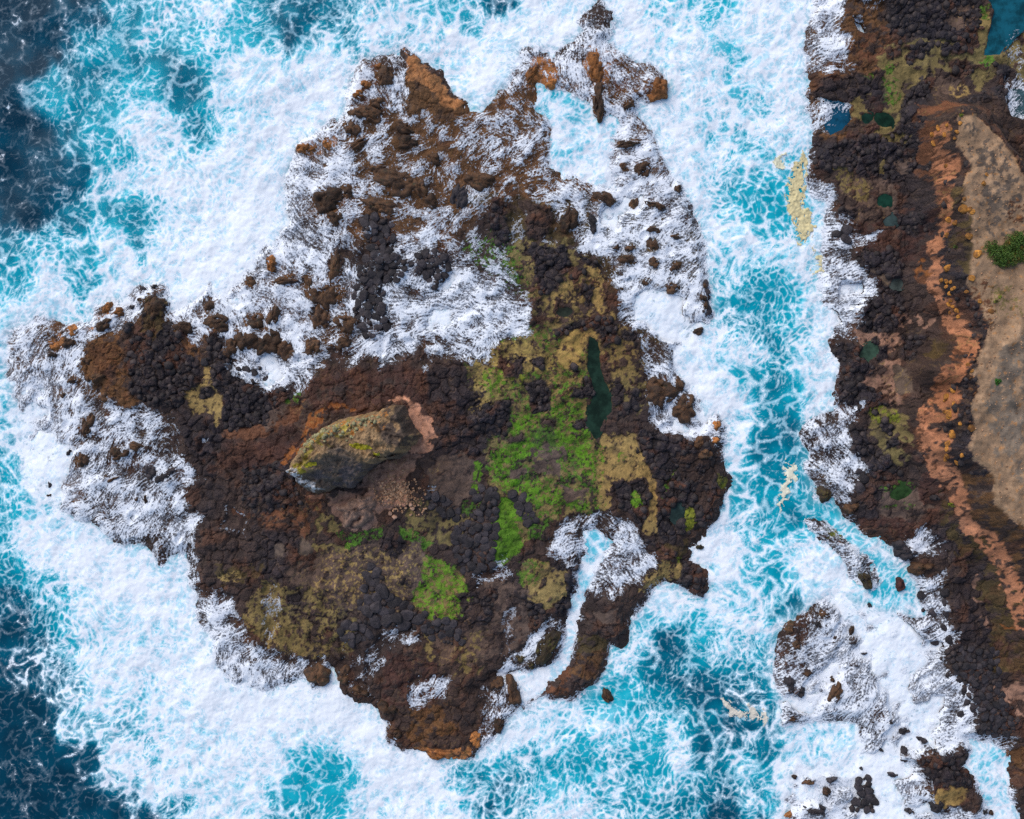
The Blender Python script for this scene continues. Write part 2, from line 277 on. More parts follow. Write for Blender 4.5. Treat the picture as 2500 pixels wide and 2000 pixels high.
# overwash on the rocks: u, v, coverage, flow direction in degrees (0 = right, 90 = up in the photograph)
WASH = np.array([float(t) for t in '''
1440 90 .72 -75 1470 50 .6 -75 1290 140 .7 -70 1390 170 .72 -80 1530 180 .62 -60 1570 160 .75 -50 1560 220 .7 -30 960 150 .6 -70
900 170 .75 -60 980 200 .9 -80 985 260 .75 -80 920 230 .7 -60 880 200 .8 -45 1230 240 .42 -50 1260 200 .75 -60 1310 220 .5 -60
1250 290 .62 -20 1150 300 .5 30 1100 310 .42 35 1040 330 .42 20 960 310 .45 40 900 340 .62 35 840 340 .6 40 790 380 .72 -30
770 420 .75 -25 830 420 .7 -20 740 480 .85 -45 890 390 .5 10 950 370 .52 15 1020 390 .45 20 1100 380 .42 40 1150 370 .5 45
1210 370 .6 50 1280 350 .68 60 1250 420 .6 30 1200 440 .55 50 1080 440 .45 70 1130 430 .4 60 1060 540 .42 30 1000 540 .42 20
1030 580 .72 25 1080 560 .7 35 1160 560 .35 40 1180 520 .38 45 1150 620 .38 -10 1100 590 .45 -5 1200 640 .34 -15 1260 560 .25 60
1320 450 .55 0 1390 470 .6 -30 1420 540 .62 -40 1350 540 .4 70 1400 570 .5 60 1500 420 .88 0 1560 380 .75 20 1590 430 .78 30
1540 460 .9 20 1620 470 .85 10 1500 520 .92 -20 1560 550 .82 0 1650 520 .75 20 1680 560 .72 40 1480 590 .85 -30 1540 640 .88 -30
1560 600 .85 10 1620 610 .85 20 1680 630 .75 35 1700 680 .82 60 1650 680 .85 50 1590 700 .85 60 1520 700 .92 50 1560 760 .95 60
1620 760 .97 60 1690 760 .85 70 1600 820 1 40 1680 810 .92 70 1480 670 .5 -40 1490 710 .42 -60 1300 600 .12 0
1560 860 .4 -30 1590 900 .6 -40 1620 920 .8 -30 1590 960 .62 -60 1630 990 .9 -60 1590 1000 .7 -70 1640 1040 .92 -20 1690 1040 .9 0
1720 1060 .88 10 1600 1040 .85 -30 1680 1090 .45 20 1720 1100 .5 10
720 560 .98 -50 700 600 .92 -60 680 650 .85 -30 740 600 .8 -30 780 580 .8 -45 760 640 .75 -40 820 560 .5 60 850 620 .3 -80
840 700 .75 -85 860 760 .85 -70 820 730 .5 -80 700 720 .72 -25 660 700 .85 -20 620 720 .85 -30 720 760 .82 -40 760 800 .85 -60
740 820 .85 -50 690 790 .8 -70 640 790 .75 -70 580 740 .9 -50 560 780 .75 -60 480 780 .8 -60 500 820 .7 -40 580 900 .5 -20
600 910 .85 -20 640 920 .92 -10 690 880 .85 -20 680 900 .97 0 740 880 .88 -10 790 850 .5 20 800 890 .45 30 720 930 .7 -70
960 700 .82 -30 1000 730 .85 -10 1050 720 .9 0 1100 680 .92 -5 1150 690 .85 -10 1200 710 .78 -15 1250 720 .7 -20 1150 740 .88 -20
1220 770 .82 -25 1280 790 .72 -30 1270 820 .8 -25 1180 800 .8 -50 1100 770 .92 -10 1060 800 .92 20 1000 810 .8 30 950 850 .8 40
1000 850 .9 0 1060 850 .55 -20 1120 830 .72 -40 1160 850 .68 -55 1200 870 .7 -55 920 860 .9 45 900 860 .8 45 980 880 .5 -50 1030 870 .5 -60
920 640 .25 0 1000 620 .6 20 1020 690 .6 10
60 830 .8 30 100 830 .75 30 140 830 .55 60 200 830 .75 60 200 880 .85 50 120 880 .85 70 60 900 .78 80 100 950 .9 80 160 940 .8 60
40 960 .9 80 200 960 .75 50 60 1050 .95 80 120 1040 .92 70 180 1020 .88 60 230 1000 .7 40 280 1010 .7 30 300 960 .6 20 250 940 .6 30
270 1060 .62 60 330 1020 .62 30 380 1030 .48 20 420 1070 .45 -60 350 1080 .6 50 310 1130 .62 60 250 1130 .7 60 170 1100 .92 70
100 1130 .95 80 100 1170 .92 80 160 1170 .97 60 240 1180 .85 45 300 1200 .82 40 360 1180 .7 40 420 1160 .72 45 460 1170 .72 20
400 1220 .72 45 340 1240 .85 60 260 1220 .75 45 200 1250 .72 30 220 1280 .62 30 270 1280 .72 30 320 1290 .85 60 380 1280 .8 60
430 1260 .75 50 460 1290 .7 40 400 1320 .68 70 370 1340 .5 70 440 1320 .92 60 470 1350 .6 60 120 1220 1 45
290 800 .85 40 330 760 .9 30 330 800 .8 40 280 830 .65 30 440 770 .85 -60
500 1450 .5 30 540 1450 .6 40 560 1480 .72 30 530 1500 .8 0 500 1500 .8 -20 600 1500 .35 80 540 1550 .65 20 580 1560 .7 20 620 1580 .75 60
560 1600 .88 80 620 1630 .88 80 680 1620 .85 70 720 1600 .6 30 700 1570 .4 20 760 1600 .4 30 800 1640 .92 60 730 1640 .8 60
1380 1290 .72 20 1350 1330 .62 10 1400 1350 .62 0 1440 1260 .62 60 1500 1270 .6 -50 1540 1300 .6 -50 1520 1340 .72 -30 1570 1370 .72 -60
1560 1410 .75 -60 1520 1440 .7 -70 1480 1450 .62 -80 1500 1390 .82 -50 1420 1390 .45 0 1470 1400 .85 60
1330 1560 .4 50 1300 1560 .85 50 1260 1590 .8 40 1370 1500 .6 20 1320 1510 .7 20 1380 1580 .7 70 1440 1540 .3 45 1470 1520 .35 60
1400 1640 .3 60 1440 1640 .35 40 1410 1710 .8 20 1180 1700 .6 60 1200 1740 .75 80 1170 1760 .6 60 1200 1800 .8 45 1290 1740 .7 10
960 1780 .75 -60 1000 1810 .75 -40 1100 1830 .8 20 1150 1810 .65 30 1040 1700 .5 60
1990 30 .85 20 2030 20 .9 40 2060 40 .85 60 2010 60 .55 30 2040 80 .92 60 2000 100 .85 10 2060 110 .9 70 2010 140 .6 20 2050 150 .55 20
2070 160 .5 -40 1985 140 .85 20 1990 200 .45 60 1985 260 .8 20 1985 310 .6 60 2020 300 .5 0
2010 480 .85 0 2040 510 .95 0 2060 520 .6 0 2080 540 .4 -20 2060 580 .8 10 2100 570 .75 15 2140 565 .8 15 2090 600 .72 20 2040 620 .72 20
2060 640 .72 20 2070 690 .97 0 2100 690 .85 10 2120 680 .5 20 2120 720 .5 20 2080 740 .92 10 2090 770 .55 20 2050 790 .95 0
2060 820 .85 0 2080 830 .75 0 2040 830 .6 0
2060 1010 .6 -40 2095 1010 .85 60 2050 1060 .75 -60 2060 1110 .62 -60 2030 1030 .6 -30 2080 1130 .75 -50 2110 1130 .8 -60 2130 1150 .6 -70
2140 1200 .45 -70 2060 1190 .6 40 2050 1215 .8 -40 2080 1210 .7 -50 2070 1250 .5 -60 2010 1070 .6 -60
2190 1330 .72 40 2240 1300 .72 50 2270 1290 .5 50 2260 1330 .75 30 2310 1340 .5 20 2280 1350 .6 10 2240 1370 .8 0 2250 1410 .8 10
2290 1420 .75 40 2310 1450 .7 50 2270 1440 .7 20 2240 1470 .7 20 2270 1500 .7 20 2310 1480 .65 40 2290 1540 .72 40
1960 1490 .62 60 1990 1510 .72 60 2040 1480 .95 40 2100 1490 .9 20 2160 1510 .95 10 1930 1560 .45 20 1950 1600 .5 20 1980 1560 .9 20
2040 1540 .92 40 2100 1560 .95 50 2200 1560 1 30 2270 1590 .97 40 2000 1620 .9 20 1940 1640 .9 20 2040 1620 .95 30 2100 1620 .92 30
2180 1640 .97 40 2260 1660 .92 40 2300 1700 .85 40 1960 1700 .97 10 2050 1700 .82 50 2100 1700 .82 50 2180 1720 .95 30 2260 1740 .97 10
2330 1760 .8 20 1930 1760 .7 20 2090 1750 .72 60 2130 1780 .75 60 2180 1790 .92 40 2240 1790 .95 30 2310 1800 .85 20 2200 1860 1 20
2150 1870 1 60 2140 1920 .95 60 2080 1900 1 20 2020 1930 .95 10 1960 1940 .95 10 1970 1980 .85 20 2080 1980 .92 40 2170 1960 .97 40
2230 1930 .9 60 2270 1910 .75 -60 2250 1985 .92 30 2300 1990 .9 0 2350 1995 .8 0 2390 1980 .8 40 2400 1760 .75 20 2440 1790 .5 20
2480 1820 .6 20 2350 1830 .8 0 2340 1560 .5 40 2350 1600 .45 40'''.split()]).reshape(-1, 4)

# parts of the rocks that stand dry
DRY = [
 [(225,840),(290,815),(345,800),(350,735),(380,715),(405,745),(420,790),(440,812),(470,802),(470,850),(500,850),(530,830),
  (548,815),(566,860),(556,900),(572,930),(610,945),(650,962),(700,948),(712,975),(742,975),(770,930),(785,895),(838,908),
  (875,872),(915,875),(925,910),(964,893),(1022,868),(1045,905),(1077,875),(1142,868),(1214,893),(1210,850),(1255,830),(1307,826),
  (1300,756),(1278,700),(1246,650),(1230,600),(1262,605),(1307,590),(1360,592),(1401,585),(1424,616),(1460,642),(1450,665),
  (1469,700),(1512,720),(1499,766),(1508,798),(1547,824),(1544,850),(1560,880),(1570,915),(1567,948),(1583,1012),(1586,1025),
  (1612,1064),(1641,1070),(1680,1074),(1706,1072),(1732,1103),(1752,1129),(1784,1171),(1765,1203),(1763,1242),(1719,1281),
  (1716,1304),(1674,1333),(1661,1356),(1706,1395),(1719,1444),(1697,1447),(1655,1424),(1622,1415),(1590,1431),(1564,1479),
  (1541,1509),(1534,1547),(1500,1570),(1480,1560),(1476,1600),(1470,1640),(1440,1670),(1395,1700),(1330,1700),(1350,1660),
  (1395,1615),(1414,1544),(1424,1498),(1440,1440),(1460,1460),(1512,1471),(1570,1427),(1596,1395),(1596,1356),(1566,1324),
  (1564,1285),(1525,1262),(1473,1236),(1408,1252),(1375,1278),(1330,1317),(1335,1360),(1369,1372),(1414,1392),(1400,1440),
  (1390,1480),(1378,1518),(1330,1500),(1320,1530),(1300,1537),(1275,1563),(1233,1609),(1210,1648),(1160,1680),(1170,1720),
  (1160,1790),(1152,1836),(1061,1856),(1035,1826),(985,1800),(960,1797),(970,1752),(928,1742),(918,1706),(863,1709),
  (827,1687),(811,1641),(790,1600),(740,1600),(700,1592),(660,1580),(627,1570),(600,1520),(560,1440),(487,1447),(487,1382),
  (484,1320),(500,1278),(462,1255),(450,1197),(503,1177),(477,1142),(451,1103),(445,1057),(425,1009),(390,999),(344,979),
  (299,989),(260,960),(227,944),(201,899),(224,845)],
 [(990,115),(1025,130),(1035,160),(1090,188),(1106,221),(1155,269),(1110,285),(1080,290),(1060,270),(1000,270),(985,250),(992,200)],
 [(1290,480),(1345,495),(1340,570),(1300,590),(1280,540)],
 [(1195,490),(1232,500),(1245,560),(1228,610),(1205,590)],
 [(2075,-500),(2085,30),(2070,60),(2065,85),(2080,100),(2070,120),(2078,150),(2060,170),(2000,180),(1985,190),(1990,250),
  (2060,250),(2070,300),(2030,330),(1995,345),(1992,430),(2015,440),(2045,490),(2047,512),(2092,516),(2105,553),(2160,561),
  (2125,600),(2082,616),(2112,655),(2128,681),(2131,723),(2099,756),(2108,775),(2089,808),(2092,837),(2027,847),(2034,883),
  (2043,925),(2047,980),(2080,1003),(2105,995),(2110,1041),(2086,1057),(2086,1096),(2118,1135),(2112,1181),(2092,1213),
  (2105,1252),(2128,1304),(2160,1333),(2190,1310),(2242,1280),(2280,1275),(2290,1310),(2326,1327),(2306,1350),(2222,1369),
  (2225,1392),(2280,1405),(2306,1382),(2326,1431),(2320,1480),(2325,1537),(2350,1560),(2335,1590),(2310,1600),(2310,1640),
  (2355,1670),(2372,1700),(2395,1720),(2380,1780),(2433,1805),(2490,1800),(2475,1840),(2462,1905),(2485,1930),(2510,2050),(2600,2600),(3800,2600),(3800,-500)],
 [(2225,1852),(2254,1846),(2267,1830),(2319,1839),(2336,1823),(2362,1839),(2340,1862),(2378,1888),(2371,1917),(2397,1953),
  (2378,1985),(2339,1965),(2306,1976),(2284,1953),(2280,1920),(2265,1885)],
]
PILES = [
 [(880,530),(950,530),(960,590),(935,600),(965,620),(1000,645),(975,680),(932,690),(935,760),(942,800),(900,825),(868,790),(865,720),(870,650),(905,620),(890,570)],
 [(1000,645),(1040,605),(1100,625),(1085,680),(1062,702),(1025,672)],
]
WETLOBES = [   # thin foam lying on otherwise dry rock: polygon, coverage, flow
 ([(905,1560),(930,1525),(1000,1535),(1045,1560),(1000,1570),(940,1580),(925,1640),(890,1640),(890,1600)], .5, 45),
 ([(1000,1660),(1030,1640),(1110,1640),(1100,1690),(1060,1700),(1010,1720)], .5, 30),
 ([(1150,1400),(1240,1380),(1250,1400),(1200,1420),(1160,1440)], .35, 20),
 ([(1195,1385),(1240,1355),(1245,1372),(1215,1392)], .5, 30),
 ([(1230,1500),(1250,1500),(1255,1600),(1230,1600)], .2, 80),
 ([(640,1430),(670,1430),(690,1540),(640,1560)], .22, 80),
 ([(820,1560),(880,1600),(900,1700),(830,1660)], .25, 60),
 ([(1050,1180),(1070,1175),(1062,1202),(1052,1200)], .45, 70),
 ([(490,1080),(515,1075),(505,1110),(490,1105)], .45, 45),
 ([(540,1240),(610,1260),(600,1310),(540,1300)], .14, 60),
 ([(2093,50),(2118,48),(2122,75),(2108,83),(2093,72)], .97, 0),
 ([(2120,0),(2180,0),(2175,30),(2140,40),(2130,30)], .35, 60),
 ([(2455,200),(2500,190),(2530,320),(2490,315),(2450,290)], .55, 50),
 ([(2465,80),(2500,60),(2520,180),(2460,170)], .25, 50),
 ([(2030,270),(2060,255),(2068,290),(2040,310),(2022,300)], .4, 60),
 ([(1945,1560),(1930,1530),(1910,1560),(1920,1620),(1950,1620)], .5, 10),
]
# rocks that stand out of the surf: u, v, half width, half height, rotation (picture degrees), colour key, zone
OUT = '''
940 185 22 25 0 b n|895 205 14 12 0 o n|875 230 14 11 0 o n|920 250 18 15 0 b n|868 277 20 14 20 b n|900 277 32 22 20 b n|860 312 20 20 0 b n
870 352 36 9 -28 b n|745 362 22 14 0 o n|797 352 14 10 40 o n|985 312 25 14 20 b n|992 347 30 17 10 b n|1060 387 20 13 20 b n
970 442 60 34 0 b n|925 412 22 15 0 b n|1022 455 28 20 40 b n|800 487 34 36 0 b n|850 468 12 16 0 b n|820 532 22 18 0 b n
930 502 46 24 20 b n|905 522 24 20 0 b n|1120 482 20 40 10 k n|1170 442 38 22 20 b n|1050 492 20 18 0 b n|925 160 14 8 10 o n
1455 160 26 40 5 o e|1300 180 16 30 20 o e|1347 202 17 14 0 o e|1462 245 15 44 0 b e|1605 217 30 28 30 o e|1537 254 16 9 -20 b e
1535 350 30 10 0 b e|1570 412 18 26 30 b e|1520 405 9 10 0 b e|1476 482 32 14 30 b e|1550 495 13 18 0 b e|1600 502 26 9 20 b e
1655 460 9 11 0 b e|1530 633 18 13 0 b e|1538 606 13 8 0 b e|1592 600 15 20 0 b e|1595 640 14 14 0 b e|1645 577 14 8 20 b e
1648 652 14 12 -40 b e|1575 691 10 8 20 b e|1640 702 18 14 0 b e|1723 700 8 12 0 b e|1718 726 10 10 0 b e|1722 748 9 12 0 b e
1595 562 18 10 0 b e|1708 808 16 10 0 b e|1505 604 11 6 0 b e|1447 545 12 24 -15 k e|1390 535 20 36 10 b e
1612 958 34 42 20 b e|1660 938 9 22 -20 b e|1672 998 32 34 20 b e|1750 1040 10 18 15 o e|1748 1075 12 8 0 o e|1706 1080 14 18 0 b e|1722 1108 18 14 20 b e
375 752 26 30 0 b w|288 762 14 12 0 o w|257 752 14 18 20 o w|250 792 26 14 -20 b w|176 806 16 14 20 o w|132 848 14 12 0 o w
165 838 18 14 -20 b w|126 866 15 6 0 b w|315 800 16 13 0 k w|342 732 8 8 0 b w|346 704 12 7 20 k w|374 698 10 7 0 k w|318 750 9 8 0 k w
448 800 22 18 0 b w|512 752 16 24 -20 b w|530 790 36 22 10 b w|600 832 26 28 0 b w|626 786 22 20 0 b w|668 772 14 26 10 b w
650 835 36 36 30 b w|692 852 30 26 20 b w|663 642 14 22 -10 o w|612 688 14 14 0 b w|695 686 34 10 -8 b w|176 930 16 7 0 b w
216 926 10 7 0 b w|213 882 12 12 0 b w|242 922 20 10 -20 b w|256 970 16 14 0 b w|150 966 11 7 -40 b w|792 722 38 34 -20 b w|816 655 18 44 8 b w
755 690 9 24 -20 b w|780 776 22 28 0 b w|845 790 28 26 0 b w|760 850 24 22 0 b w|836 838 20 18 0 b w|560 850 22 26 0 b w
215 1036 15 28 10 b w|200 1122 14 22 -10 b w|288 1108 25 17 -30 b w|334 1090 24 10 20 b w|366 1152 14 22 -20 k w|396 1168 18 16 0 k w
416 1152 12 10 0 k w|276 1170 18 6 -30 b w|355 1221 7 12 0 b w|331 1220 6 5 0 b w|116 1184 8 10 -30 k w|116 1210 9 6 0 b w|161 1105 8 9 -40 k w
775 1648 28 30 0 b s|840 1650 18 22 0 b s|875 1690 24 13 10 b s|970 1792 12 11 0 b s|945 1728 22 18 20 b s|1335 1582 24 44 20 m s
1270 1610 14 12 0 m s|1296 1626 11 10 0 m s|1214 1674 18 18 0 b s|1250 1690 20 34 -10 b s|1218 1772 12 24 10 b s|1484 1704 12 22 -20 b s|1160 1806 16 22 10 o s
1062 1846 20 10 10 o s|1712 1337 10 9 0 m s|1676 1420 10 12 0 k s|1710 1452 12 8 40 k s
1932 1670 16 26 -10 k r|1957 1692 12 18 -30 k r|1974 1642 13 9 -30 b r|2036 1662 9 8 0 b r|2042 1694 13 30 20 b r|2043 1560 6 11 20 b r
2085 1542 7 16 5 b r|2085 1572 9 6 0 k r|2116 1600 8 5 -20 k r|2092 1627 8 5 0 k r|2175 1763 4 8 20 k r|2212 1790 14 10 0 k r|2257 1812 14 9 30 k r
2155 1835 9 5 20 k r|2213 1840 10 14 0 k r|2215 1862 12 6 0 k r|2185 1897 16 7 0 k r|1944 1903 9 5 20 b r|1977 1916 15 8 -10 b r|2036 1910 13 9 -10 k r
2024 1940 10 12 0 b r|1990 1982 24 9 15 k r|2008 1980 14 10 30 k r|2226 1984 11 10 0 k r|2262 1960 8 8 0 k r|2286 1966 14 20 40 k r
1930 1996 12 6 -10 o r|2108 1882 5 4 -30 k r|2010 1500 14 8 40 b r|1995 1525 10 8 30 k r|1930 1535 12 18 0 b r|1945 1575 10 14 0 b r|2130 1482 7 9 -45 k r|1935 1758 12 8 10 b r|2410 1985 8 10 0 k r|2425 1990 7 9 0 b r'''
# rock and ground colours
K = dict(DB=(62,48,42), BK=(43,37,40), RB=(98,68,40), OR=(160,108,64), OL=(118,102,60), GR=(88,132,18), GD=(74,116,26), SL=(92,74,62), TN=(158,132,76),
         PK=(184,132,102), PB=(146,112,92), DR=(70,46,38), DK=(50,41,41), RU=(102,66,44), SD=(150,120,92), GB=(94,80,68), OC=(132,80,38), YG=(120,126,30), MB=(74,60,34), SG=(120,104,88), CL=(170,114,80))
